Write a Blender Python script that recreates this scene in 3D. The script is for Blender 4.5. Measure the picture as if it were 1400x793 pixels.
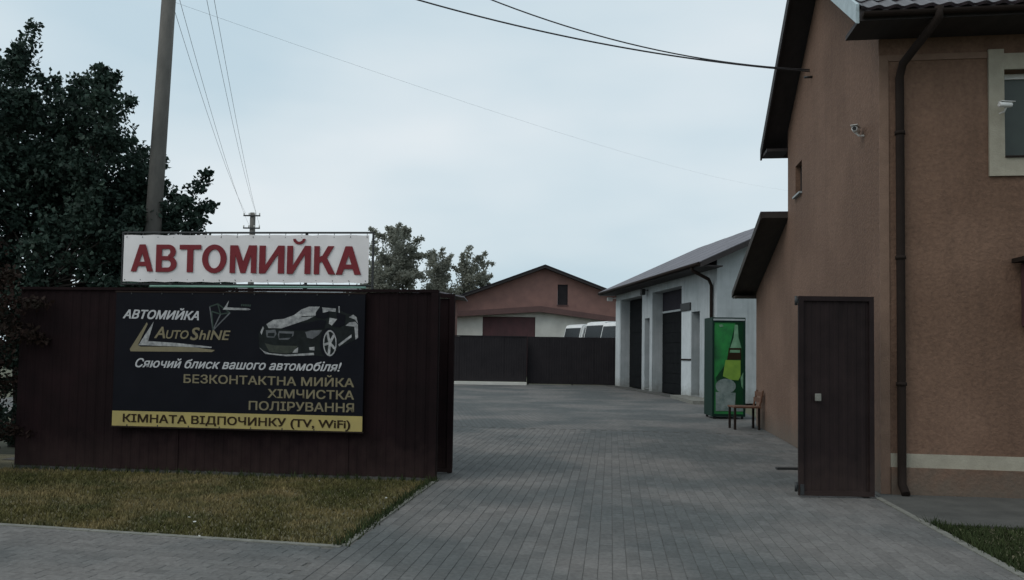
import bpy, bmesh, math, random
import numpy as np
from mathutils import Vector, Matrix
random.seed(7); RNG = np.random.default_rng(7)
SC = bpy.context.scene
for o in list(bpy.data.objects): bpy.data.objects.remove(o)
COL = SC.collection
PI = math.pi

# ---------------------------------------------------------------- camera
CAM = Vector((0, 0, 1.5)); FPX = 1100.0; PITCH = math.radians(2.5); ROLL = 0.015; SHIFT = 37.7
_F = Vector((0, math.cos(PITCH), math.sin(PITCH)))
_R0 = Vector((1, 0, 0)); _U0 = Vector((0, -math.sin(PITCH), math.cos(PITCH)))
_R = _R0*math.cos(ROLL) + _U0*math.sin(ROLL); _U = -_R0*math.sin(ROLL) + _U0*math.cos(ROLL)
cd = bpy.data.cameras.new('camera'); cam = bpy.data.objects.new('camera', cd); COL.objects.link(cam)
cd.sensor_width = 36; cd.lens = FPX/1400*36; cd.shift_y = SHIFT/1400; cd.clip_end = 2000; cd.clip_start = 0.05
m = Matrix((_R, _U, -_F)).transposed().to_4x4(); m.translation = CAM; cam.matrix_world = m
SC.camera = cam

# ---------------------------------------------------------------- sky, sun, exposure
SUN_EL, SUN_AZ = math.radians(48), math.radians(235)      # azimuth clockwise from +Y: behind the viewer, to the left
W = bpy.data.worlds.new('World'); SC.world = W; W.use_nodes = True
nt = W.node_tree; nt.nodes.clear(); N = nt.nodes.new; L = nt.links.new
out = N('ShaderNodeOutputWorld'); bg = N('ShaderNodeBackground'); L(bg.outputs[0], out.inputs[0])
sky = N('ShaderNodeTexSky'); sky.sky_type = 'NISHITA'; sky.sun_disc = False
sky.sun_elevation = SUN_EL; sky.sun_rotation = SUN_AZ; sky.air_density = 1.2; sky.dust_density = 4.0; sky.altitude = 100
tc = N('ShaderNodeTexCoord')
mp = N('ShaderNodeMapping'); mp.inputs['Scale'].default_value = (1.0, 1.0, 2.6); L(tc.outputs['Generated'], mp.inputs[0])
n1 = N('ShaderNodeTexNoise'); n1.inputs['Scale'].default_value = 2.1; n1.inputs['Detail'].default_value = 4; n1.inputs['Roughness'].default_value = 0.42
L(mp.outputs[0], n1.inputs[0])
cr = N('ShaderNodeValToRGB'); L(n1.outputs[0], cr.inputs[0])
cr.color_ramp.elements[0].position = 0.36; cr.color_ramp.elements[0].color = (5.7, 7.15, 8.0, 1)
cr.color_ramp.elements[1].position = 0.66; cr.color_ramp.elements[1].color = (8.1, 8.8, 9.2, 1)
e = cr.color_ramp.elements.new(0.5); e.color = (6.9, 8.0, 8.6, 1)
mx = N('ShaderNodeMix'); mx.data_type = 'RGBA'; mx.inputs['Factor'].default_value = 0.9
L(sky.outputs[0], mx.inputs['A']); L(cr.outputs[0], mx.inputs['B'])
L(mx.outputs['Result'], bg.inputs[0]); bg.inputs[1].default_value = 0.10
sl = bpy.data.lights.new('sun', 'SUN'); sl.energy = 0.8; sl.angle = math.radians(35); sl.color = (1, 0.97, 0.93)
so = bpy.data.objects.new('sun', sl); COL.objects.link(so)
sd = Vector((math.sin(SUN_AZ)*math.cos(SUN_EL), math.cos(SUN_AZ)*math.cos(SUN_EL), math.sin(SUN_EL)))
so.rotation_euler = sd.to_track_quat('Z', 'Y').to_euler(); so.location = sd*50
vs = SC.view_settings; vs.view_transform = 'Standard'; vs.look = 'None'; vs.gamma = 1; vs.exposure = 0; vs.use_curve_mapping = False

# ---------------------------------------------------------------- materials
def mat(name, col, rough=0.8, col2=None, scale=6.0, detail=6, bump=0.0, bscale=60.0, metal=0.0, spec=0.5,
        big=None, bigscale=0.5, rand=0.0, stretch=(1, 1, 1), mud=None, streak=0.0):
    m = bpy.data.materials.new(name); m.use_nodes = True; t = m.node_tree; b = t.nodes['Principled BSDF']
    b.inputs['Roughness'].default_value = rough; b.inputs['Metallic'].default_value = metal
    b.inputs['Specular IOR Level'].default_value = spec
    g = t.nodes.new('ShaderNodeNewGeometry'); mpn = t.nodes.new('ShaderNodeMapping'); mpn.inputs['Scale'].default_value = stretch
    t.links.new(g.outputs['Position'], mpn.inputs[0])
    n = t.nodes.new('ShaderNodeTexNoise'); n.inputs['Scale'].default_value = scale; n.inputs['Detail'].default_value = detail
    n.inputs['Roughness'].default_value = 0.62
    t.links.new(mpn.outputs[0], n.inputs[0])
    r = t.nodes.new('ShaderNodeValToRGB'); t.links.new(n.outputs[0], r.inputs[0])
    c2 = col2 or tuple(c*0.78 for c in col)
    r.color_ramp.elements[0].position = 0.32; r.color_ramp.elements[0].color = (*c2, 1)
    r.color_ramp.elements[1].position = 0.68; r.color_ramp.elements[1].color = (*col, 1)
    cur = r.outputs[0]
    if big:
        n2 = t.nodes.new('ShaderNodeTexNoise'); n2.inputs['Scale'].default_value = bigscale; n2.inputs['Detail'].default_value = 3
        t.links.new(g.outputs['Position'], n2.inputs[0])
        rr = t.nodes.new('ShaderNodeValToRGB'); rr.color_ramp.elements[0].position = 0.42; rr.color_ramp.elements[1].position = 0.6
        t.links.new(n2.outputs[0], rr.inputs[0])
        mm = t.nodes.new('ShaderNodeMix'); mm.data_type = 'RGBA'; mm.blend_type = 'MULTIPLY'; mm.inputs['Factor'].default_value = 1
        mc = t.nodes.new('ShaderNodeMix'); mc.data_type = 'RGBA'
        t.links.new(rr.outputs[0], mc.inputs['Factor']); mc.inputs['A'].default_value = (*big, 1); mc.inputs['B'].default_value = (1, 1, 1, 1)
        t.links.new(cur, mm.inputs['A']); t.links.new(mc.outputs['Result'], mm.inputs['B']); cur = mm.outputs['Result']
    if streak:
        ms_ = t.nodes.new('ShaderNodeMapping'); ms_.inputs['Scale'].default_value = (5, 5, .35); t.links.new(g.outputs['Position'], ms_.inputs[0])
        n3 = t.nodes.new('ShaderNodeTexNoise'); n3.inputs['Scale'].default_value = 1.6; n3.inputs['Detail'].default_value = 6; t.links.new(ms_.outputs[0], n3.inputs[0])
        r3 = t.nodes.new('ShaderNodeMapRange'); r3.inputs['From Min'].default_value = .45; r3.inputs['From Max'].default_value = .75; r3.inputs['To Min'].default_value = 1; r3.inputs['To Max'].default_value = 1-streak
        t.links.new(n3.outputs[0], r3.inputs[0]); h3_ = t.nodes.new('ShaderNodeHueSaturation'); t.links.new(cur, h3_.inputs['Color']); t.links.new(r3.outputs[0], h3_.inputs['Value']); cur = h3_.outputs[0]
    if mud:
        sx = t.nodes.new('ShaderNodeSeparateXYZ'); t.links.new(g.outputs['Position'], sx.inputs[0]); n4 = t.nodes.new('ShaderNodeTexNoise'); n4.inputs['Scale'].default_value = 7; n4.inputs['Detail'].default_value = 8
        t.links.new(g.outputs['Position'], n4.inputs[0]); ma = t.nodes.new('ShaderNodeMath'); ma.operation = 'MULTIPLY_ADD'; ma.inputs[1].default_value = -.7; t.links.new(n4.outputs[0], ma.inputs[0]); t.links.new(sx.outputs['Z'], ma.inputs[2])
        r4 = t.nodes.new('ShaderNodeMapRange'); r4.inputs['From Min'].default_value = .12; r4.inputs['From Max'].default_value = -.32; r4.inputs['To Max'].default_value = .65; t.links.new(ma.outputs[0], r4.inputs[0])
        m4 = t.nodes.new('ShaderNodeMix'); m4.data_type = 'RGBA'; t.links.new(r4.outputs[0], m4.inputs['Factor']); t.links.new(cur, m4.inputs['A']); m4.inputs['B'].default_value = (*mud, 1); cur = m4.outputs['Result']
    if rand:
        oi = t.nodes.new('ShaderNodeObjectInfo'); ad = t.nodes.new('ShaderNodeMath'); ad.operation = 'ADD'
        t.links.new(g.outputs['Random Per Island'], ad.inputs[0]); t.links.new(oi.outputs['Random'], ad.inputs[1])
        fr = t.nodes.new('ShaderNodeMath'); fr.operation = 'FRACT'; t.links.new(ad.outputs[0], fr.inputs[0])
        mr = t.nodes.new('ShaderNodeMapRange'); mr.inputs['To Min'].default_value = 1-rand; mr.inputs['To Max'].default_value = 1+rand
        t.links.new(fr.outputs[0], mr.inputs[0])
        hs = t.nodes.new('ShaderNodeHueSaturation'); t.links.new(cur, hs.inputs['Color']); t.links.new(mr.outputs[0], hs.inputs['Value'])
        cur = hs.outputs[0]
    t.links.new(cur, b.inputs['Base Color'])
    if bump:
        nb = t.nodes.new('ShaderNodeTexNoise'); nb.inputs['Scale'].default_value = bscale; nb.inputs['Detail'].default_value = 4
        t.links.new(mpn.outputs[0], nb.inputs[0])
        bp = t.nodes.new('ShaderNodeBump'); bp.inputs['Strength'].default_value = bump; bp.inputs['Distance'].default_value = 0.01
        t.links.new(nb.outputs[0], bp.inputs['Height']); t.links.new(bp.outputs[0], b.inputs['Normal'])
    return m

M = {}
M['plaster'] = mat('brown_plaster', (0.205, 0.120, 0.080), 0.95, (0.142, 0.083, 0.056), 22, 10, 1.0, 30, big=(0.80, 0.78, 0.76), bigscale=0.8, mud=(.11, .095, .075), streak=.13)
M['cream'] = mat('cream_plaster', (0.36, 0.33, 0.26), 0.9, (0.28, 0.255, 0.20), 6, 8, 0.5, 60)
M['whitewash'] = mat('pale_grey_plaster', (0.47, 0.50, 0.51), 0.9, (0.38, 0.41, 0.42), 2.2, 8, 0.3, 50, big=(0.86, 0.88, 0.88), bigscale=0.6, mud=(.17, .17, .15), streak=.2)
M['whitewall'] = mat('white_plaster', (0.62, 0.61, 0.56), 0.9, (0.50, 0.49, 0.45), 1.4, 6, 0.2, 40)
M['browngable'] = mat('brown_gable_cladding', (0.23, 0.125, 0.105), 0.9, (0.17, 0.095, 0.082), 1.5, 6, 0.3, 30)
M['trim'] = mat('pale_brown_trim', (0.215, 0.136, 0.096), 0.9, (0.17, 0.107, 0.076), 6, 8, 0.5, 60)
M['palewall'] = mat('pale_painted_plaster', (0.58, 0.62, 0.63), 0.9, (0.50, 0.54, 0.55), 3, 8, 0.2, 50, mud=(.2, .2, .17), streak=.12)
M['fence'] = mat('dark_brown_sheet_metal', (0.0170, 0.0080, 0.0090), 0.8, (0.0105, 0.0055, 0.006), 3, 6, 0.08, 90, spec=0.10, big=(0.75, 0.8, 0.8), bigscale=0.8, mud=(.036, .022, .020), streak=.2)
M['fencefar'] = mat('black_brown_sheet_metal', (0.022, 0.019, 0.021), 0.75, (0.014, 0.012, 0.014), 2, 6, spec=0.2)
M['gate'] = mat('brown_gate_paint', (0.022, 0.014, 0.014), 0.75, (0.014, 0.009, 0.009), 5, 8, 0.1, 60, spec=0.16, mud=(.042, .028, .024), streak=.2)
M['steel'] = mat('dark_steel', (0.035, 0.037, 0.038), 0.5, None, 20, 4, metal=0.3)
M['pipe'] = mat('dark_brown_pipe', (0.022, 0.015, 0.012), 0.8, None, 8, 4, spec=.15)
M['soffit'] = mat('dark_brown_boards', (0.030, 0.024, 0.024), 0.8, (0.018, 0.015, 0.015), 9, 6, 0.2, 30, stretch=(1, .2, 1))
M['soffit2'] = mat('dark_olive_boards', (0.042, 0.034, 0.027), 0.85, (0.026, 0.021, 0.018), 9, 6, 0.2, 30, stretch=(1, .2, 1))
M['barge'] = mat('pale_barge_metal', (0.42, 0.50, 0.52), 0.5, (0.30, 0.37, 0.39), 10, 5)
M['tile'] = mat('glazed_brown_tile', (0.050, 0.036, 0.042), 0.35, (0.028, 0.020, 0.025), 14, 6, 0.1, 80, rand=0.3, spec=0.7)
M['roofgrey'] = mat('grey_violet_roof_sheet', (0.17, 0.165, 0.185), 0.8, (0.12, 0.115, 0.13), 1.2, 6, 0.2, 20)
M['bay_dark_and_door'] = mat('black_bay_dark_and_door', (0.010, 0.0115, 0.0125), 0.85, (0.006, 0.007, 0.008), 3, 5, spec=.1)  # side doors, and the shaded inside of open bays as plain colour
M['transom'] = mat('dull_violet_panel', (0.035, 0.032, 0.040), 0.8, None, 3, 5, spec=.1)
M['reddoor'] = mat('dark_red_door', (0.085, 0.030, 0.034), 0.7, (0.055, 0.022, 0.024), 2, 5)
M['bandbrown'] = mat('red_brown_band', (0.10, 0.050, 0.045), 0.7, None, 3, 5)
M['paver'] = mat('grey_concrete_paver', (0.184, 0.175, 0.165), 0.95, (0.117, 0.111, 0.105), 26, 8, 0.5, 120, rand=0.13, big=(0.60, 0.67, 0.70), bigscale=0.5, spec=.3)
M['bed'] = mat('joint_sand', (0.130, 0.124, 0.114), 0.95, (0.095, 0.090, 0.082), 30, 6, 0.4, 80)
M['kerb'] = mat('concrete_kerb', (0.22, 0.215, 0.19), 0.95, (0.13, 0.13, 0.11), 12, 8, 0.5, 70)
M['apron'] = mat('dark_concrete_apron', (0.085, 0.083, 0.075), 0.95, (0.052, 0.052, 0.047), 3, 8, 0.5, 50)
M['soil'] = mat('dry_lawn_soil', (0.19, 0.165, 0.10), 1.0, (0.10, 0.095, 0.055), 3, 8, 0.8, 40)
M['field'] = mat('field_ground', (0.10, 0.10, 0.06), 1.0, (0.07, 0.07, 0.04), 0.2, 8)
M['grass'] = mat('grass_blades', (0.27, 0.20, 0.10), 0.95, (0.070, 0.080, 0.034), 1.5, 9, rand=0.35, spec=0.05, big=(0.55, 0.62, 0.52), bigscale=0.8)
M['grassg'] = mat('green_grass_blades', (0.046, 0.058, 0.024), 0.95, (0.024, 0.036, 0.015), 2.5, 5, rand=0.3, spec=0.1)
M['leaf'] = mat('dark_green_leaves', (0.038, 0.064, 0.046), 0.7, (0.018, 0.036, 0.028), 1.6, 4, rand=0.4, spec=0.25)
M['leafred'] = mat('dark_reddish_leaves', (0.034, 0.016, 0.013), 0.8, (0.016, 0.015, 0.010), 2.5, 4, rand=0.4, spec=0.15)
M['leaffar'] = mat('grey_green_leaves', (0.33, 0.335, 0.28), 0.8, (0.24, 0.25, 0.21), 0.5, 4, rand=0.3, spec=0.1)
M['bark'] = mat('dark_bark', (0.040, 0.034, 0.028), 0.95, None, 12, 8, 0.8, 30, stretch=(1, 1, .2))
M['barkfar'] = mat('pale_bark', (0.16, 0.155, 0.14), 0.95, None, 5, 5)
M['concrete'] = mat('weathered_concrete_pole', (0.150, 0.142, 0.128), 0.9, (0.095, 0.090, 0.082), 6, 8, 0.5, 60, stretch=(1, 1, .35))
M['wire'] = mat('black_cable', (0.03, 0.03, 0.033), 0.6)
M['signwhite'] = mat('white_banner_vinyl', (0.78, 0.745, 0.74), 0.55, (0.72, 0.69, 0.68), 4, 5, 0.05, 20, big=(0.9, .9, .9), bigscale=1.5)
M['signred'] = mat('dark_red_print', (0.20, 0.036, 0.042), 0.7, (0.17, 0.030, 0.036), 9, 4, spec=.08)
M['board'] = mat('black_print', (0.008, 0.0085, 0.012), 0.6, (0.0055, 0.006, 0.009), 2, 4, spec=0.08)
M['pwhite'] = mat('white_print', (0.50, 0.50, 0.50), 0.6, (0.42, 0.42, 0.43), 25, 4, spec=.08)
M['pgold'] = mat('gold_print', (0.215, 0.185, 0.115), 0.6, (0.18, 0.155, 0.10), 12, 4, spec=.08)
M['pyellow'] = mat('mustard_print', (0.40, 0.32, 0.12), 0.6, (0.33, 0.27, 0.115), 5, 5, spec=.08)
M['pblack'] = mat('dark_brown_print', (0.035, 0.022, 0.012), 0.6, spec=.08)
M['pgrey'] = mat('grey_print', (0.13, 0.135, 0.14), 0.6, (0.08, 0.085, 0.09), 25, 5, spec=.08)
M['plight'] = mat('silver_print', (0.42, 0.42, 0.41), 0.6, (0.16, 0.16, 0.165), 16, 4, spec=.08)
M['pdim'] = mat('dark_grey_print', (0.017, 0.021, 0.021), 0.6, (0.010, 0.012, 0.012), 15, 5, spec=.08)
M['pdull'] = mat('dull_olive_print', (0.06, 0.065, 0.052), 0.6, (0.035, 0.04, 0.035), 25, 5, spec=.08)
M['pgreen'] = mat('dim_green_print', (0.045, 0.065, 0.055), 0.6, spec=.08)
M['tubegreen'] = mat('green_white_tube', (0.22, 0.36, 0.30), 0.5, (0.10, 0.24, 0.18), 2.0, 3, stretch=(1, 1, 1))
M['white'] = mat('white_paint', (0.74, 0.75, 0.74), 0.35, (0.66, 0.67, 0.66), 5, 4)
M['camwhite'] = mat('white_plastic', (0.78, 0.78, 0.76), 0.4)
M['glass'] = mat('dark_window_glass', (0.016, 0.020, 0.022), 0.25, (0.012, 0.016, 0.018), 2, 2, spec=0.25)
M['glassg'] = mat('dull_curtained_glass', (0.05, 0.065, 0.055), 0.25, (0.035, 0.045, 0.04), 2, 3, spec=0.3)
M['rubber'] = mat('black_rubber', (0.02, 0.02, 0.02), 0.8)
M['fgreen'] = mat('dark_green_cabinet', (0.006, 0.030, 0.020), 0.6, (0.004, 0.022, 0.015), 4, 4, spec=.2)
M['ggreen'] = mat('bright_green_print', (0.022, 0.26, 0.055), 0.5, (0.012, 0.10, 0.034), 2.3, 3)
M['glime'] = mat('lime_print', (0.23, 0.38, 0.05), 0.5, (0.15, 0.29, 0.04), 4, 3)
M['gpale'] = mat('pale_green_print', (0.20, 0.38, 0.24), 0.5, (0.08, 0.21, 0.11), 5, 3)
M['gdark'] = mat('deep_green_print', (0.006, 0.05, 0.02), 0.3)
M['ice'] = mat('ice_print', (0.25, 0.30, 0.29), 0.6, (0.10, 0.15, 0.14), 7, 6)
M['wood'] = mat('orange_wood', (0.13, 0.058, 0.028), 0.8, (0.08, 0.036, 0.02), 9, 6, stretch=(1, 1, .3))
M['litter'] = mat('white_litter', (0.6, 0.6, 0.56), 0.8)
M['dryleaf'] = mat('fallen_leaf', (0.20, 0.12, 0.035), 0.9, (0.12, 0.08, 0.03), 5, 3, rand=0.3)

# ---------------------------------------------------------------- helpers
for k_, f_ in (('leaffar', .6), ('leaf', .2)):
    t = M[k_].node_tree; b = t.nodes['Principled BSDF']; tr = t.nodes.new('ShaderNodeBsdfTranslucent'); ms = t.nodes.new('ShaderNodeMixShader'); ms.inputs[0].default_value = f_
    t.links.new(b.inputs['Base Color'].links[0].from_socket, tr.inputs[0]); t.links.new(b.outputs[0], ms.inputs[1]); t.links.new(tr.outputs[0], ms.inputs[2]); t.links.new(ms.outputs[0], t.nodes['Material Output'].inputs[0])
def add_box(bm, x0, x1, y0, y1, z0, z1, bev=0.0):
    r = bmesh.ops.create_cube(bm, size=1.0); vs_ = r['verts']
    for v in vs_:
        v.co = Vector((x0 if v.co.x < 0 else x1, y0 if v.co.y < 0 else y1, z0 if v.co.z < 0 else z1))
    if bev:
        es = list({e for v in vs_ for e in v.link_edges})
        bmesh.ops.bevel(bm, geom=es, offset=bev, segments=1, affect='EDGES')
def add_prism(bm, pts, axis, a, b):
    """polygon pts (2d) extruded along axis from a to b; axis 'x': pts=(y,z); 'y': pts=(x,z); 'z': pts=(x,y)"""
    def P(p, t): return {'x': (t, p[0], p[1]), 'y': (p[0], t, p[1]), 'z': (p[0], p[1], t)}[axis]
    A = [bm.verts.new(P(p, a)) for p in pts]; B = [bm.verts.new(P(p, b)) for p in pts]; n = len(pts)
    bm.faces.new(A); bm.faces.new(B[::-1])
    for i in range(n): bm.faces.new((A[i], B[i], B[(i+1) % n], A[(i+1) % n]))
    bmesh.ops.recalc_face_normals(bm, faces=bm.faces[:])
def add_tube(bm, pts, rad, n=8, cap=True):
    pts = [Vector(p) for p in pts]; k = len(pts)
    if not isinstance(rad, (list, tuple)): rad = [rad]*k
    rings = []; prev = None
    for i, p in enumerate(pts):
        d = (pts[min(i+1, k-1)]-pts[max(i-1, 0)]).normalized()
        if prev is None:
            a = d.orthogonal().normalized()
        else:
            a = (prev - d*prev.dot(d)).normalized()
        prev = a; b = d.cross(a)
        rings.append([bm.verts.new(p+(a*math.cos(2*PI*j/n)+b*math.sin(2*PI*j/n))*rad[i]) for j in range(n)])
    for i in range(k-1):
        for j in range(n):
            f = bm.faces.new((rings[i][j], rings[i][(j+1) % n], rings[i+1][(j+1) % n], rings[i+1][j])); f.smooth = n > 6
    if cap:
        bm.faces.new(rings[0][::-1]); bm.faces.new(rings[-1])
def add_poly(bm, pts3):
    f = bm.faces.new([bm.verts.new(p) for p in pts3]); return f
def wall_bm(xs, zs, holes, t0, t1, axis='x', flip=False):
    """slab wall in cells with rectangular holes (a0,a1,z0,z1); runs along axis, thickness t0..t1"""
    xs = sorted(set(list(xs)+[h[0] for h in holes]+[h[1] for h in holes])); zs = sorted(set(list(zs)+[h[2] for h in holes]+[h[3] for h in holes]))
    bm = bmesh.new()
    def V(a, t, z): return (a, t, z) if axis == 'x' else (t, a, z)
    def solid(i, j):
        if i < 0 or j < 0 or i >= len(xs)-1 or j >= len(zs)-1: return False
        cx, cz = (xs[i]+xs[i+1])/2, (zs[j]+zs[j+1])/2
        return not any(h[0] < cx < h[1] and h[2] < cz < h[3] for h in holes)
    for i in range(len(xs)-1):
        for j in range(len(zs)-1):
            if not solid(i, j): continue
            a0, a1, z0, z1 = xs[i], xs[i+1], zs[j], zs[j+1]
            q = [[V(a0, t0, z0), V(a1, t0, z0), V(a1, t0, z1), V(a0, t0, z1)], [V(a0, t1, z0), V(a0, t1, z1), V(a1, t1, z1), V(a1, t1, z0)]]
            if not solid(i-1, j): q.append([V(a0, t0, z0), V(a0, t0, z1), V(a0, t1, z1), V(a0, t1, z0)])
            if not solid(i+1, j): q.append([V(a1, t0, z0), V(a1, t1, z0), V(a1, t1, z1), V(a1, t0, z1)])
            if not solid(i, j-1): q.append([V(a0, t0, z0), V(a0, t1, z0), V(a1, t1, z0), V(a1, t0, z0)])
            if not solid(i, j+1): q.append([V(a0, t0, z1), V(a1, t0, z1), V(a1, t1, z1), V(a0, t1, z1)])
            for f in q: add_poly(bm, f)
    bmesh.ops.remove_doubles(bm, verts=bm.verts[:], dist=1e-5); bmesh.ops.recalc_face_normals(bm, faces=bm.faces[:])
    return bm
def obj(name, bm, material, parent=None, kind=None, loc=None, rot=None):
    if isinstance(bm, bmesh.types.BMesh):
        me = bpy.data.meshes.new(name); bm.to_mesh(me); bm.free()
    else: me = bm
    if material and not me.materials: me.materials.append(M[material])
    o = bpy.data.objects.new(name, me); COL.objects.link(o)
    if parent: o.parent = parent
    if loc: o.location = loc
    if rot: o.rotation_euler = rot
    if kind: o['kind'] = kind
    return o
def tag(o, label, cat, group=None):
    o['label'] = label; o['category'] = cat
    if group: o['group'] = group
    return o
def thing(name, label, cat, loc=(0, 0, 0), rz=0, group=None):
    o = bpy.data.objects.new(name, None); COL.objects.link(o); o.location = loc; o.rotation_euler = (0, 0, rz)
    o.empty_display_size = 0.3
    return tag(o, label, cat, group)
def copy_tree(o, parent=None):
    c = o.copy(); COL.objects.link(c); c.parent = parent
    for ch in list(o.children): copy_tree(ch, c)
    return c
def box(name, mt, parent, *a, bev=0.0, **k):
    bm = bmesh.new(); add_box(bm, *a, bev=bev); return obj(name, bm, mt, parent, **k)
def tube(name, mt, parent, pts, rad, n=8, **k):
    bm = bmesh.new(); add_tube(bm, pts, rad, n); return obj(name, bm, mt, parent, **k)
def arrays_mesh(name, verts, faces):
    me = bpy.data.meshes.new(name); nv = len(verts); nf, k = faces.shape
    me.vertices.add(nv); me.vertices.foreach_set('co', verts.astype(np.float32).ravel())
    me.loops.add(nf*k); me.loops.foreach_set('vertex_index', faces.astype(np.int32).ravel())
    me.polygons.add(nf); me.polygons.foreach_set('loop_start', np.arange(nf, dtype=np.int32)*k)
    me.update(calc_edges=True); me.validate(); return me

# ================================================================= SETTING
# -------- frames: the drive runs along E2, its left edge passes through D0
DA = math.atan(0.124); D0 = Vector((-1.22, 6.23, 0)); E2 = Vector((math.sin(DA), math.cos(DA), 0)); E1 = Vector((math.cos(DA), -math.sin(DA), 0))
def dr(u, v, z=0.0): p = D0+E1*u+E2*v; return (p.x, p.y, z)
SA = math.atan(0.195); S1 = Vector((-math.cos(SA), math.sin(SA), 0)); S2 = Vector((math.sin(SA), math.cos(SA), 0))   # pavement along the road, S1 points left
def sw(a, b, z=0.0): p = D0+S1*a+S2*b; return (p.x, p.y, z)
def sheet(name, pts, mt, kind='structure', parent=None):
    bm = bmesh.new(); add_poly(bm, pts); bmesh.ops.recalc_face_normals(bm, faces=bm.faces[:])
    if bm.faces[:][0].normal.z < 0: bmesh.ops.reverse_faces(bm, faces=bm.faces[:])
    return obj(name, bm, mt, parent, kind)
bm = bmesh.new(); add_poly(bm, [(-600, -600, -.06), (600, -600, -.06), (600, 600, -.06), (-600, 600, -.06)]); obj('ground', bm, 'field', kind='structure')
VFAR = 10.0      # beyond this the joints are narrower than a pixel and the material shows them
# lawn soil (left of the drive) and right
sheet('lawn_soil', [dr(-.08, 3.6, -.012), dr(-.08, .0, -.012), sw(12, .04, -.012), sw(12, 4.0, -.012)], 'soil')
sheet('verge_soil', [dr(4.84, -1.0, -.012), dr(12, -1.0, -.012), dr(12, 1.75, -.012), dr(4.84, 1.75, -.012)], 'soil')
# house apron
bm = bmesh.new(); P = [dr(4.86, 1.75), dr(14, 1.35), dr(14, 3.6), dr(4.86, 3.3)]
add_prism(bm, [(p[0], p[1]) for p in P], 'z', -.05, 0.01); obj('house_apron', bm, 'apron', kind='structure')
# joint bed
drive = sheet('driveway', [dr(-.1, -4, -.005), dr(4.8, -4, -.005), dr(4.8, 3.2, -.005), dr(5.3, 3.3, -.005), dr(5.3, VFAR, -.005), dr(-6, VFAR, -.005), dr(-6, 3.75, -.005), dr(-.1, 3.6, -.005)], 'bed')
walk = sheet('pavement', [sw(-.02, .0, -.006), sw(13, .0, -.006), sw(13, -4.5, -.006), sw(-.3, -4.5, -.006)], 'bed')
# courtyard beyond: printed joints only where they are under a pixel
mY = mat('courtyard_pavers', (0.172, 0.164, 0.155), 0.95, (0.124, 0.118, 0.111), 9, 8, 0.4, 90, big=(0.60, 0.67, 0.70), bigscale=0.5, spec=.3)
t = mY.node_tree; b = t.nodes['Principled BSDF']; src = b.inputs['Base Color'].links[0].from_socket
g = t.nodes.new('ShaderNodeNewGeometry'); mp2 = t.nodes.new('ShaderNodeMapping'); mp2.inputs['Rotation'].default_value = (0, 0, DA-PI/2); mp2.vector_type = 'TEXTURE'
mp2.inputs['Location'].default_value = (D0.x, D0.y, 0)
bk = t.nodes.new('ShaderNodeTexBrick'); bk.inputs['Scale'].default_value = 1; bk.inputs['Brick Width'].default_value = 0.2; bk.inputs['Row Height'].default_value = 0.1
bk.inputs['Mortar Size'].default_value = 0.006; bk.inputs['Color1'].default_value = (.9, .9, .9, 1); bk.inputs['Color2'].default_value = (1.08, 1.08, 1.08, 1); bk.inputs['Mortar'].default_value = (.58, .58, .57, 1)
t.links.new(g.outputs['Position'], mp2.inputs[0]); t.links.new(mp2.outputs[0], bk.inputs[0])
mm = t.nodes.new('ShaderNodeMix'); mm.data_type = 'RGBA'; mm.blend_type = 'MULTIPLY'; mm.inputs['Factor'].default_value = 1
t.links.new(src, mm.inputs['A']); t.links.new(bk.outputs[0], mm.inputs['B']); t.links.new(mm.outputs['Result'], b.inputs['Base Color'])
M['yard'] = mY
sheet('courtyard', [dr(-14, VFAR, 0), dr(5.4, VFAR, 0), (6.8, 25.4, 0), (5.2, 38.6, 0), (-16, 38.6, 0)], 'yard')
# kerbs
def strip(name, p, q, w, z0, z1, mt='kerb', seg=1.0):
    p, q = Vector(p), Vector(q); d = (q-p); n = max(1, int(d.length/seg)); d.normalize(); s = Vector((-d.y, d.x, 0))*w; Lh = (q-p).length/n
    root = None
    for i in range(n):
        a = p+d*(Lh*i+.003); c = p+d*(Lh*(i+1)-.003); bm = bmesh.new()
        add_prism(bm, [(a.x, a.y), (c.x, c.y), (c.x+s.x, c.y+s.y), (a.x+s.x, a.y+s.y)], 'z', z0, z1+random.uniform(-.002, .002))
        if root is None:
            root = bpy.data.objects.new(name, None); COL.objects.link(root); root['kind'] = 'structure'
        obj('kerb_stone', bm, mt, root)
    return root
strip('lawn_kerb', sw(0.05, .0), sw(12, .0), .06, -.05, 0.008)
strip('drive_kerb', dr(-.02, .0), dr(-.02, 3.3), .06, -.05, 0.006)
strip('verge_kerb', dr(4.87, -1.0), dr(4.87, 3.1), .07, -.05, 0.008)

# pavers: the nearest 300 are objects, the rest one mesh
def paver_bm():
    bm = bmesh.new(); add_box(bm, -.0485, .0485, -.0985, .0985, -.05, 0, bev=0.0)
    top = [e for e in bm.edges if all(v.co.z > -.001 for v in e.verts)]
    bmesh.ops.bevel(bm, geom=top, offset=.003, segments=1, affect='EDGES')
    fl = [f for f in bm.faces if f.normal.z < -.9]; bmesh.ops.delete(bm, geom=fl, context='FACES')
    return bm
pb = paver_bm(); pme = bpy.data.meshes.new('paver'); pb.to_mesh(pme); pb.free(); pme.materials.append(M['paver'])
pv = np.array([v.co[:] for v in pme.vertices]); pf = [list(p.vertices) for p in pme.polygons]
def lay(frame, us, rows, inside, horizontal=False):
    out_ = []
    for iu, u in enumerate(us):
        for v in rows:
            vv = v+(0.1 if iu % 2 else 0)
            x, y, _ = frame(u, vv) if not horizontal else frame(vv, -u)
            if inside(x, y, u, vv): out_.append((x, y))
    return out_
def urand(): return random.uniform(-1, 1)
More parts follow.
